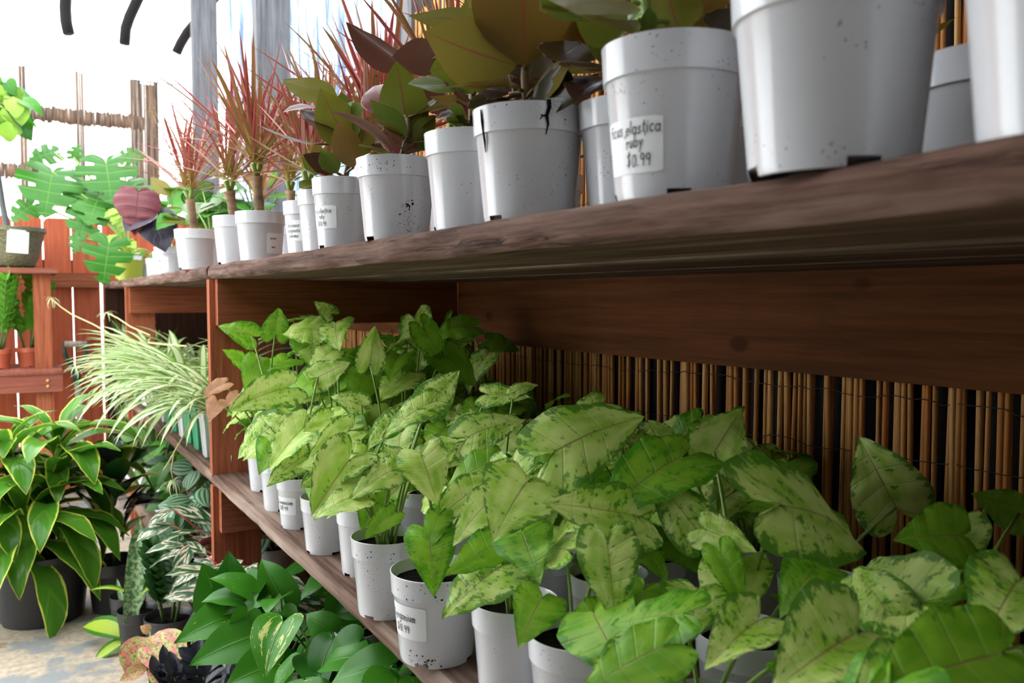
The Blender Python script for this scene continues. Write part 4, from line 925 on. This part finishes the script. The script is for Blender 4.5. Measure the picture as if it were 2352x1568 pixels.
# leaves in the photo's own places
def nearest(p): return min(SYN, key=lambda q: (q.loc.x-p.x)**2 + (q.loc.y-p.y)**2)
def HS(ax, ay, ad, tx, ty, td, face=.8, wid=1.0, idx=None, kind='syn', back=False, side=0, ext=1.0):
    a = pt(ax, ay, ad); pl = nearest(a); hero(pl, kind, a, pt(tx, ty, td), face, wid, idx, back, True, None, .003, side, ext)
for args in ((968,1045,1.20, 1003,1143,1.15, .85,1.15,0), (1212,1105,1.10, 1143,1195,1.02, .7,1.45,1), (1465,1185,1.02, 1256,1140,.98, .65,.85,2), (1395,1245,.97, 1415,1432,.92, .85,.95,3),
        (1790,1160,.92, 2075,1190,1.0, .55,.95,4), (1640,1040,1.14, 1705,932,1.14, .9,1.25,5), (2058,1165,1.2, 1975,1000,1.2, .9,1.15,0), (1270,1040,1.2, 1490,912,1.2, .65,.95,1),
        (985,928,1.5, 1052,850,1.48, .8,1.05,2), (985,925,1.45, 868,985,1.4, .5,.75,3), (1075,1003,1.36, 1207,938,1.36, .6,.9,4), (1245,1372,1.0, 1200,1458,.94, .85,1.1,5,'syn_green'),
        (988,1228,1.2, 996,1340,1.12, .85,.95,0,'syn_green'), (1010,1180,1.22, 972,1268,1.16, .7,.6,1,'syn_green'), (1160,1235,1.12, 1025,1308,1.05, .55,.75,2,'syn_green'), (1480,1512,.84, 1352,1570,.78, .6,1.0,3),
        (1600,1352,.96, 1590,1428,.90, .8,1.5,4), (1965,1455,.76, 1795,1545,.70, .7,1.25,5), (2040,1405,.84, 1945,1275,.88, .85,1.15,0), (2340,1330,.78, 2265,1440,.74, .8,1.4,1),
        (2300,1500,.66, 2000,1565,.62, .6,1.0,2,'syn_green'), (1600,1215,1.02, 1488,1068,1.04, .85,.85,3), (1565,1050,1.08, 1368,1135,1.0, .45,.85,0,'syn_green'), (1655,1270,.96, 1715,1395,.9, .7,.65,4,'syn_green'),
        (1740,1425,.82, 1627,1508,.76, .6,.9,5), (1100,1120,1.26, 983,1182,1.2, .55,.8,0), (1130,1145,1.16, 1036,1232,1.1, .6,.8,1), (1620,1215,1.0, 1735,1260,.95, .7,.9,2),
        (2210,1230,.92, 2080,1215,.9, .7,1.3,3,'syn_green'), (2120,1560,.66, 1990,1570,.62, .6,1.3,0), (1880,1300,.95, 1800,1380,.9, .7,1.1,1,'syn_green'), (2340,1180,1.1, 2240,1130,1.1, .7,1.1,2,'syn_green'),
        (2200,1200,.95, 2180,1330,.92, .7,1.2,4), (1790,1520,.8, 1860,1568,.78, .7,1.0,3,'syn_green'), (1480,1350,.98, 1440,1440,.94, .7,1.2,2,'syn_green'), (1380,1400,.99, 1300,1440,.95, .6,.9,1,'syn_green'),
        (660,890,2.05, 527,922,1.95, .7,.85,0), (672,985,1.9, 600,948,1.88, .7,1.0,1), (632,768,2.25, 640,698,2.25, .9,1.1,0,'syn_green'), (578,772,2.2, 505,738,2.15, .7,1.0,1,'syn_green'), (730,866,2.05, 802,828,2.05, .7,1.1,2),
        (560,830,2.3, 515,800,2.25, .6,.9,2,'syn_green'), (590,830,2.25, 560,890,2.2, .7,1.0,3,'syn_green'), (515,880,2.3, 462,900,2.25, .5,.8,0,'syn_pink'), (498,922,2.3, 480,962,2.25, .8,.9,1,'syn_pink'), (545,905,2.3, 515,925,2.25, .5,.8,0,'syn_pink'),
        (640,1010,1.95, 600,1065,1.85, .7,1.0,3,'syn_green'), (700,1045,1.75, 610,1105,1.68, .7,.8,4), (800,990,1.65, 705,1045,1.58, .6,.8,5), (790,1060,1.55, 680,1105,1.5, .6,.8,0), (830,1100,1.5, 745,1180,1.44, .7,.8,1),
        (860,1130,1.45, 830,1215,1.4, .7,.9,2,'syn_green'), (900,1080,1.4, 800,1130,1.34, .6,.85,3), (900,1180,1.36, 835,1225,1.32, .6,.8,0,'syn_green'), (830,930,1.7, 760,900,1.68, .7,1.0,4), (760,960,1.72, 700,985,1.66, .7,.9,2), (900,970,1.6, 840,1020,1.55, .6,.9,3),
        (850,835,1.9, 862,745,1.9, .9,.9,5,'syn'), (760,720,2.2, 720,690,2.2, .8,1.0,2,'syn'), (1180,900,1.55, 1235,870,1.55, .5,.8,1), (1120,905,1.6, 1215,905,1.56, .6,.8,2), (1380,930,1.35, 1290,985,1.3, .5,.9,3), (1530,1000,1.35, 1490,960,1.35, .8,.9,4), (1690,950,1.3, 1712,925,1.3, .6,1.0,0,'syn_green')):
    HS(*args)
for i, pl in enumerate(SYN):
    if i >= NF:
        for k in range(7): syn_leaf(pl, 'syn' if rnd.random() < .7 else 'syn_green', .10, .06, .18 if pl.loc.y < 1.6 else .17, .098)
        if pl.loc.y > 2.0:
            for k in range(4): syn_leaf(pl, rnd.choice(('syn_green','syn')), .10, .18, .36, .12)
    else:
        near = pl.loc.y < 1.0
        for k in range(2 if near or pl in (S[8],S[9],S[10]) else 3): syn_leaf(pl, rnd.choice(('syn','syn_green','syn_green')), .07, .06, .11 if not near else .13, .075 if not near else .11, R(100) if not near else R(205), spread=1.2)
        if not near and pl not in (S[8],S[9],S[10]):
            for k in range(3): syn_leaf(pl, 'syn', .07, .10, .17, .10, R(160), 1.2)
    pl.done()

# ---------------------------------------------------------------- middle shelf: spider plants beyond the post
GSP = 'spider plants in square pots on the middle shelf'
def spider(x, y_, kind, label, n=26, ln=.38, h=.15):
    pl = Plant('spider_plant', (x, y_, ZM), label, 'potted plant', GSP); put_pot(pl, kind, .105, h, rnd.uniform(-.1,.1), True)
    for i in range(n):
        az = rnd.gauss(R(195), 1.0) if i < n*.75 else rnd.uniform(0,6.28); el = R(rnd.uniform(38,82)); d = azv(az, el)
        pl.leaf('spider', pl.top+azv(az,0)*.01, d, UP*math.cos(el)-azv(az,0)*math.sin(el)+Vector((rnd.gauss(0,.15),rnd.gauss(0,.15),0)), ln*rnd.uniform(.7,1.2)*(.8 if y_ < YD1+.25 else 1), rnd.uniform(1.0,1.5))
    return pl
cols = ['pot_green','pot_white','pot_green','pot_green','pot_white','pot_green','pot_green','pot_white','pot_green','pot_white','pot_white','pot_white']
y_ = YD1+.17; k = 0
while y_ < YD2-.27:
    nm = {'pot_green':'green','pot_white':'white'}[cols[k % 12]]
    pl = spider(.57, y_, cols[k % 12], 'spider plant in %s square pot, number %s from the nearer post in the front row' % (nm, ['one','two','three','four','five','six','seven','eight','nine','ten','eleven','twelve','thirteen','fourteen'][k]), 24 if k < 9 else 18); pl.done(); y_ += .155; k += 1
SPL = 'spider plant in the second row, %s one from the nearer post'
y_ = YD1+.25; k2 = 0
while y_ < YD2-.1: pl = spider(.76, y_, rnd.choice(cols), SPL % ORD[k2], 20, .34); pl.done(); y_ += .24; k2 += 1
# pale runners with plantlets
run = Plant('spider_plant', (.60, 4.62, ZM), 'spider plant with long cream runners arching out over the aisle', 'potted plant', GSP); put_pot(run, 'pot_white', .105, .15, 0, True)
for i in range(24):
    az = rnd.gauss(R(195),1.0); el = R(rnd.uniform(20,70)); run.leaf('spider', run.top, azv(az,el), UP*math.cos(el)-azv(az,0)*math.sin(el), .33*rnd.uniform(.7,1.2))
def runner(pts, r=.004, star=True):
    b = MB(); w3 = [pt(*p)-run.loc for p in pts]; b.tube(w3, [r*(1-.4*i/(len(w3)-1)) for i in range(len(w3))], 6); link('runner', b.mesh('runner', M['stem_cream']), None, run.o)
    if star:
        e = pt(*pts[-1])
        for i in range(9): az = i*.7; run.leaf('spider', e, azv(az, rnd.uniform(-.6,.9)), UP, .055*rnd.uniform(.7,1.2), 1.6, name='plantlet_leaf')
runner([(430,795,3.2),(370,790,3.5),(300,783,3.9),(255,768,4.2),(215,745,4.4),(165,722,4.5),(140,705,4.5),(118,685,4.5)])
runner([(345,770,3.9),(300,750,4.1),(270,730,4.2),(245,718,4.3)])
runner([(270,810,4.0),(235,828,4.1),(200,842,4.2),(172,845,4.2)])
runner([(440,960,2.95),(430,985,2.8),(405,1030,2.75),(385,1065,2.75),(375,1080,2.75)], .003, False)
runner([(400,1035,2.75),(393,1080,2.75),(398,1105,2.75)], .002)
run.done()

# ---------------------------------------------------------------- bottom shelf
GPO = 'pothos plants on the bottom shelf by the post'
def poth(x, y_, label, n, z=ZB, ln=.115, reach=.14, hmax=.24):
    pl = Plant('pothos', (x, y_, z), label, 'potted plant', GPO); put_pot(pl, 'pot_white', .13, .13); pl.stem_mat = M['stem_dark']
    for i in range(n):
        az = rnd.gauss(R(205),1.3); a = pl.top + azv(az,0)*reach*rnd.uniform(.3,1) + UP*rnd.uniform(0,hmax); pl.stem(pl.top, a, .003, .002)
        pl.leaf('poth', a, azv(az+rnd.gauss(0,.4), R(rnd.gauss(-15,30))), Vector((-.4,-.3,.85))+Vector((rnd.gauss(0,.35),rnd.gauss(0,.35),0)), ln*rnd.uniform(.75,1.2))
    return pl
PT = [poth(.56,2.08,'pothos with yellow-splashed leaves spilling over the bottom shelf beside the post',12), poth(.60,1.84,'pothos with plain glossy leaves, second from the post on the bottom shelf',16), poth(.62,1.58,'pothos third from the post, half hidden under the middle shelf',15)]
for (x, y_, wh) in ((.80,2.2,'closest to the post'),(.80,1.95,'second from the post'),(.82,1.7,'third from the post'),(.64,1.34,'low in front, farthest from the post'),(.85,1.45,'rearmost, farthest from the post')): PT.append(poth(x, y_, 'pothos in the deep shade under the middle shelf, '+wh, 13, hmax=.3))
for (ax,ay,ad,tx,ty,td,f,w_) in ((575,1400,2.1,403,1442,1.95,.6,.75),(600,1455,2.0,432,1502,1.88,.65,.8),(640,1525,1.95,528,1548,1.85,.6,1.1),(652,1385,2.1,598,1272,2.1,.85,.85),(535,1385,2.15,527,1272,2.12,.8,.9),
        (505,1395,2.2,470,1300,2.15,.8,1.1),(640,1350,2.15,600,1395,2.05,.7,1.2),(600,1370,2.1,655,1450,2.0,.7,.7),(760,1450,1.95,700,1400,1.95,.8,1.1),(720,1490,1.9,735,1565,1.85,.8,.9),(700,1530,1.9,760,1500,1.85,.8,1.2)):
    a = pt(ax,ay,ad); hero(min(PT[:3], key=lambda q: (q.loc-a).length), 'poth', a, pt(tx,ty,td), f, w_)
for pl in PT: pl.done()
def low(px, py, z, name, label, pot, dia, h, cat='potted plant', group=None):
    p = on_z(px, py, z); pl = Plant(name, (p.x, p.y, z), label, cat, group); put_pot(pl, pot, dia, h); return pl
# cream splashed plants, striped peperomia, in red and white pots
def shelf_pl(x, y_, name, label, pot, dia=.13, h=.13, group=None):
    pl = Plant(name, (x, y_, ZB), label, 'potted plant', group); put_pot(pl, pot, dia, h); return pl
st1 = shelf_pl(.585,2.50,'stromanthe','cream-splashed stromanthe in a red pot, just behind the pothos','pot_red',.135,.15)
st2 = shelf_pl(.60,2.88,'stromanthe','cream-splashed stromanthe in a white pot beyond the post','pot_white',.14,.15)
for pl, ctr in ((st1,(455,1260,2.5)),(st2,(400,1190,2.85))):
    pl.stem_mat = stemm = M['pot_red']
    for i in range(15):
        az = rnd.gauss(R(215),1.3); a = pl.top + azv(az,0)*rnd.uniform(.03,.10) + UP*rnd.uniform(.03,.16); pl.stem(pl.top, a, .003, .002)
        pl.leaf('strom', a, azv(az, R(rnd.gauss(0,22))), Vector((-.35,-.35,.85))+Vector((rnd.gauss(0,.35),rnd.gauss(0,.35),0)), rnd.uniform(.15,.21), 1.05)
for (ax,ay,ad,tx,ty,td,f,w_) in ((470,1300,2.45,385,1332,2.4,.5,1.1),(395,1205,2.8,298,1225,2.75,.5,1.1),(420,1250,2.6,330,1248,2.55,.35,.9),(445,1245,2.6,395,1320,2.5,.7,1.0),(400,1170,2.8,330,1195,2.75,.5,1.0),(475,1275,2.5,430,1240,2.5,.6,1.1)):
    a = pt(ax,ay,ad); hero(min((st1,st2), key=lambda q: (q.loc-a).length), 'strom', a, pt(tx,ty,td), f, w_)
st1.done(); st2.done()
for (x, y_, lab) in ((.60,3.3,'watermelon peperomia nearest the cream-splashed plant on the bottom shelf'),(.66,3.62,'watermelon peperomia farther in, round silver-striped leaves'),(.80,3.1,'watermelon peperomia deep under the spider plants')):
    pl = shelf_pl(x, y_, 'peperomia', lab, 'pot_white', .13, .13)
    pl.stem_mat = M['stem_red']
    for i in range(22):
        az = rnd.gauss(R(205),1.5); a = pl.top + azv(az,0)*rnd.uniform(.02,.13)+UP*rnd.uniform(.02,.24); pl.stem(pl.top, a, .002, .0015)
        pl.leaf(rnd.choice(('pep','pep','pep','zz_dark')), a, azv(az,R(rnd.gauss(-20,20))), Vector((-.5,-.4,.75))+Vector((rnd.gauss(0,.3),rnd.gauss(0,.3),0)), rnd.uniform(.075,.11))
    pl.done()
for (x, y_, lab) in ((.62,4.0,'dark leafy plant on the bottom shelf before the second post'),(.62,4.4,'dark leafy plant on the bottom shelf touching the second post'),(.85,3.9,'dark leafy plant at the back of the bottom shelf')):
    pl = shelf_pl(x, y_, 'leafy_plant', lab, 'pot_white')
    for i in range(16):
        az = rnd.gauss(R(205),1.5); a = pl.top + azv(az,0)*rnd.uniform(.02,.12)+UP*rnd.uniform(.02,.26); pl.stem(pl.top, a, .002, .0015)
        pl.leaf(rnd.choice(('big_green','zz_dark','calath')), a, azv(az,R(rnd.gauss(-10,25))), Vector((-.5,-.4,.75)), rnd.uniform(.08,.13))
    pl.done()
for i, lab in enumerate(('snake plant in the white pot just past the second post','snake plant in the second white pot past the second post','snake plant in the third white pot past the second post','snake plant in the last white pot before the fence')):
    pl = shelf_pl(.585, 4.72+.235*i + (.14 if i else 0), 'snake_plant', lab, 'pot_white', .15, .17, 'snake plants at the fence end of the bottom shelf')
    for j in range(9):
        az = rnd.uniform(0,6.28); pl.leaf(rnd.choice(('sans','sans_edge')), pl.top+azv(az,0)*.035, azv(az, R(rnd.uniform(70,88))), azv(az,0)*-1, rnd.uniform(.22,.42), 1.2)
for i in range(4):
    pl = Plant('snake_plant', (.60+.1*(i % 2), 5.0+.22*i, ZM), 'yellow-edged snake plant on the middle shelf past the second post, %s towards the fence' % ORD[i], 'potted plant', 'snake plants in the fence corner'); put_pot(pl, 'pot_white', .11, .12)
    for j in range(8):
        az = rnd.uniform(0,6.28); pl.leaf(rnd.choice(('sans','sans_edge')), pl.top+azv(az,0)*.03, azv(az, R(rnd.uniform(65,88))), azv(az,0)*-1, rnd.uniform(.18,.34), 1.2)

# ---------------------------------------------------------------- plants on the floor
p = on_z(98, 1415, 0)
bd = Plant('dracaena_fragrans', (p.x, p.y, 0), 'huge floor dracaena with drooping yellow-edged leaves in black nursery pot'); put_pot(bd, 'pot_black', .36, .27)
bd.stem_mat = M['cane']
for (ox, oy, hh, n) in ((-.10,0,.48,24),(.04,-.06,.36,24),(.07,.06,.50,22),(-.06,-.10,.26,24),(-.2,.02,.38,16)):
    base = bd.top+Vector((ox*.4,oy*.4,-.02)); tp = bd.top+Vector((ox,oy,hh-.1)); bd.st.tube([base-bd.loc, tp-bd.loc], [.018,.016], 8)
    for i in range(n):
        t = i/n; el = R(80-95*t)+rnd.gauss(0,.12); az = i*2.4+rnd.gauss(0,.2)
        bd.leaf('drac', tp-UP*(.16*t-.05)+azv(az,0)*.012, azv(az,el), UP*math.cos(el)-azv(az,0)*math.sin(el), rnd.uniform(.30,.42)*(1 if t > .15 else .7), rnd.uniform(1.0,1.25))
bd.done('canes')
def floor_pl(px, py, name, label, pot, dia, h): p = on_z(px, py, 0); pl = Plant(name, (p.x, p.y, 0), label); put_pot(pl, pot, dia, h); return pl
cr = floor_pl(264,1396,'croton','bronze and yellow croton behind the floor dracaena','pot_black',.2,.2)
for i in range(34):
    az = rnd.uniform(0,6.28); hh = rnd.uniform(.1,.42); a = cr.top+azv(az,0)*.04+UP*hh; el = R(rnd.uniform(10,70)); cr.leaf(rnd.choice(('croton','croton','zz_dark','raven')), a, azv(az,el), UP*math.cos(el)-azv(az,0)*math.sin(el), rnd.uniform(.14,.22), 1.1)
cr.stem(cr.top, cr.top+UP*.4, .008, .006); cr.done()
sn = floor_pl(296,1470,'snake_plant','single tall mottled snake plant leaf rising from a black floor pot','pot_black',.12,.17)
sn.leaf('sans', pt(299,1430,2.92), pt(320,1200,2.92)-pt(299,1430,2.92), CAM-pt(300,1300,3.0), .36, 1.25, idx=0)
sn.leaf('sans', pt(300,1425,3.0), pt(352,1290,3.1)-pt(296,1420,3.0), CAM-pt(300,1300,3.0), .24, .9, idx=1)
sn.leaf('sans', pt(290,1425,3.05), pt(270,1330,3.1)-pt(290,1420,3.05), CAM-pt(300,1300,3.0), .16, .9, idx=1)
zd = floor_pl(392,1525,'zz_plant','dark upright zz plant on the floor against the shelving','pot_black',.16,.17)
def zz(pl, kind, n, hh, lean=.35, ln=.085, pairs=8):
    for i in range(n):
        az = i*2.4+rnd.random(); base = pl.top+azv(az,0)*.02; tip = base+azv(az,0)*hh*lean*rnd.uniform(.4,1)+UP*hh*rnd.uniform(.75,1.05); pl.stem(base, tip, .006, .003, -.05)
        for k in range(pairs):
            t = .3+.7*k/(pairs-1); q = base.lerp(tip, t); ax = (tip-base).normalized()
            for sgn in (-1,1):
                sd = ax.cross(azv(az,0)).normalized()*sgn; d = sd*.8+ax*.65; pl.leaf(kind, q, d, azv(az,0)*-.5+UP*.6-_F*.5, ln*rnd.uniform(.8,1.15), 1.1)
        pl.leaf(kind, tip, tip-base, -_F, ln, 1.0)
    pl.stem_mat = M['stem_dark']; pl.done()
zz(zd, 'zz_dark', 6, .30, .18, .08, 7)
dl = floor_pl(318,1500,'dracaena_lemon','small dracaena with two arching lime-striped leaves over a black pot','pot_black',.13,.16)
H(dl,'drac_lime',318,1475,3.0,190,1385,2.95, face=.6, wid=1.5, idx=0); H(dl,'drac_lime',305,1462,3.0,208,1498,2.9, face=.6, wid=1.3, idx=1)
for i in range(4): az = rnd.uniform(0,6.28); dl.leaf('drac_lime', dl.top+UP*.05, azv(az,.9), UP, .16, 1.3)
dl.done()
ag = floor_pl(345,1700,'aglaonema','pink-speckled aglaonema at the foot of the shelving','pot_black',.14,.13)
for (ax,ay,ad,tx,ty,td,w_) in ((325,1462,2.42,305,1530,2.36,1.3),(352,1458,2.45,392,1512,2.36,1.2),(345,1450,2.46,330,1440,2.45,1.5),(335,1530,2.38,290,1552,2.34,.9),(400,1510,2.42,425,1530,2.4,1.2),(370,1520,2.4,375,1560,2.34,1.3)):
    H(ag,'agla',ax,ay,ad,tx,ty,td, face=.75, wid=w_, ext=1.35)
ag.done()
rv = floor_pl(452,1740,'black_zz_plant','near-black zz plant lowest in the picture beside the bottom shelf','pot_black',.14,.10); zz(rv, 'raven', 7, .17, .5, .075, 5)

# ---------------------------------------------------------------- shelf on the fence and what stands on it
YS = 5.62                                                  # its front
q0 = on_y(132, 616, YS); q1 = on_y(142, 845, YS); q2 = on_y(142, 897, YS); qp = on_y(118, 700, YS)
ls = thing('fence_shelf', (0, YS, 0), 'red-brown plank shelf standing against the fence', 'shelf')
def bpart(name, a, c, m, par=ls): b = MB(); b.box(a, c); return link(name, b.mesh(name, m, False), None, par)
bpart('shelf_board', (-1.6,-.03,q0.z-.032), (q0.x,.50,q0.z), M['left_shelf'])
me = plank_mesh('mid', 0,0.56,-q1.x,1.6,q1.z-.035,q1.z, M['left_shelf'], 40, .004, 77)
link('shelf_board', me, None, ls, Matrix.Rotation(R(90),4,'Z') @ T((XF-.03,0,0)))
bpart('apron', (-1.6,-.02,q2.z), (q1.x+.002,.018,q1.z-.037), M['left_shelf'])
bpart('upright', (qp.x-.09,.03,q1.z), (qp.x,.068,q0.z-.033), M['redwood']); bpart('upright', (qp.x-.09,.03,0), (qp.x,.068,q2.z+.02), M['redwood'])
bpart('upright', (-1.55,.03,0), (-1.46,.068,q0.z-.033), M['redwood'])
SCREW = NT('brass_screw').fin((.6,.35,.08), .3)
for zz_ in (.33,.67):
    b = MB(); b.tube([(0,0,0),(0,-.004,0)], .009, 8); sx = on_y(110, 870, YS-.02); link('screw', b.mesh('screw', SCREW), None, ls, T((sx.x, -.02, q2.z+(q1.z-.037-q2.z)*zz_)))
# olive textured pot with a trunk
OL = [(.30,0),(.335,.04),(.40,.3),(.47,.85),(.485,.88),(.50,.9),(.50,1.0)]
a = on_y(20, 612, YS+.16); ol = Plant('indoor_tree', (a.x, a.y, q0.z), 'bare-trunked plant in a round olive textured pot with white tag')
link('pot', pot_mesh('olive_pot', M['pot_olive'], OL, 40, 0, .9, .03), None, ol.o, Matrix.Diagonal((.40,.40,.235,1)))
link('soil', SOIL, None, ol.o, T((0,0,.20)) @ Matrix.Diagonal((.38,.38,.38,1)))
tg = pt(42, 556, depth(a)-.24); b = MB(); b.box((-.055,-.004,-.06),(.05,0,.06)); b.box((-.045,-.004,.06),(.035,0,.068)); link('price_tag', b.mesh('price_tag', M['paper'], False), None, ol.o, T(tg-ol.loc) @ Matrix.Rotation(R(4),4,'Y'))
b = MB(); b.tube([Vector((0,0,.19)), pt(14,515,depth(a))-ol.loc, pt(6,470,depth(a))-ol.loc, pt(-4,400,depth(a)-.1)-ol.loc], [.022,.018,.016,.014], 8); link('trunk', b.mesh('trunk', M['grey_post']), None, ol.o)
# zz plants in terracotta pots
for (px, py, lab, hh, n) in ((66,838,'zz plant in terracotta pot nearest the corner of the fence shelf',.40,7),(-2,852,'zz plant in terracotta pot cut by the picture edge on the fence shelf',.46,7)):
    a = on_z(px, py, q1.z); a = on_y(px, py, YS+(.22 if px > 0 else .12)); pl = Plant('zz_plant', (a.x, a.y, q1.z), lab, 'potted plant', 'zz plants in terracotta pots'); put_pot(pl, 'pot_terra', .13, .115); zz(pl, 'zz', n, hh, .3, .085, 9)
# shovel leaning on the fence
sh = thing('shovel', on_y(182, 1250, YFENCE-.12), 'shovel with green D-handle leaning on the fence beside the shelving', 'shovel'); so = sh.location
def SP(px, py, y_=YFENCE-.06): return on_y(px, py, y_) - so
SH_G = NT('green_painted_steel').fin((.012,.09,.06), .4); SH_W = wood('whitewashed_handle', (.35,.28,.2), (.62,.56,.48), (.72,.70,.66), 'z', .7, .6)
b = MB(); b.tube([SP(148,790), SP(199,790)], .02, 10); link('grip', b.mesh('grip', SH_W), None, sh)
b = MB(); b.tube([SP(147,786), SP(149,812), SP(160,835), SP(172,850)], [.009,.011,.013,.016], 8); b.tube([SP(200,786), SP(197,812), SP(186,838), SP(176,850)], [.009,.011,.013,.016], 8)
b.tube([SP(173,846), SP(178,880)], [.024,.022], 10); link('yoke', b.mesh('yoke', SH_G), None, sh)
b = MB(); b.tube([SP(178,876), SP(184,960), SP(192,1060,YFENCE-.1), SP(198,1120,YFENCE-.14)], [.019,.021,.021,.02], 10); link('shaft', b.mesh('shaft', SH_W), None, sh)
e = SP(198,1118,YFENCE-.14); b = MB(); n = 8
for i in range(n+1):
    t = i/n; wd = .10*(1-.75*t**3); zz_ = e.z-(e.z+so.z-.03)*t*.98
    for k in range(5): sx = -1+.5*k; b.v.append((e.x+sx*wd, e.y-.06*t+.03*(1-sx*sx), zz_))
for i in range(n):
    for k in range(4): b.f.append((i*5+k,i*5+k+1,(i+1)*5+k+1,(i+1)*5+k))
bl = link('blade', b.mesh('blade', SH_G), None, sh); md = bl.modifiers.new('thick','SOLIDIFY'); md.thickness = .004
# hanging pothos
hp0 = pt(-45, 215, 4.6); hp = Plant('hanging_pothos', hp0-UP*.1, 'hanging basket pothos with light yellow-green leaves at the picture edge', 'hanging plant')
put_pot(hp, 'pot_green', .24, .16)
b = MB()
for az in (0,2.09,4.19): b.tube([azv(az,0)*.12+UP*.158, Vector((0,0,.6)), ], .0025, 4)
b.tube([Vector((0,0,.6)), Vector((0,0,2.75-hp.loc.z))], .003, 4); link('hanger', b.mesh('hanger', M['wire']), None, hp.o)
hp.stem_mat = M['stem']
for i in range(46):
    a = pt(rnd.uniform(-70,62), rnd.uniform(180,290), rnd.uniform(4.4,4.75)); hp.stem(hp.top, a, .004, .003); d = azv(rnd.gauss(R(-40),.9), R(rnd.gauss(-45,25)))
    hp.leaf(rnd.choice(('poth','lime_fluff','lime_fluff','big_green')), a, d, UP*.8-_F*.6+Vector((rnd.gauss(0,.3),0,0)), rnd.uniform(.09,.14), 1.25)
hp.done()
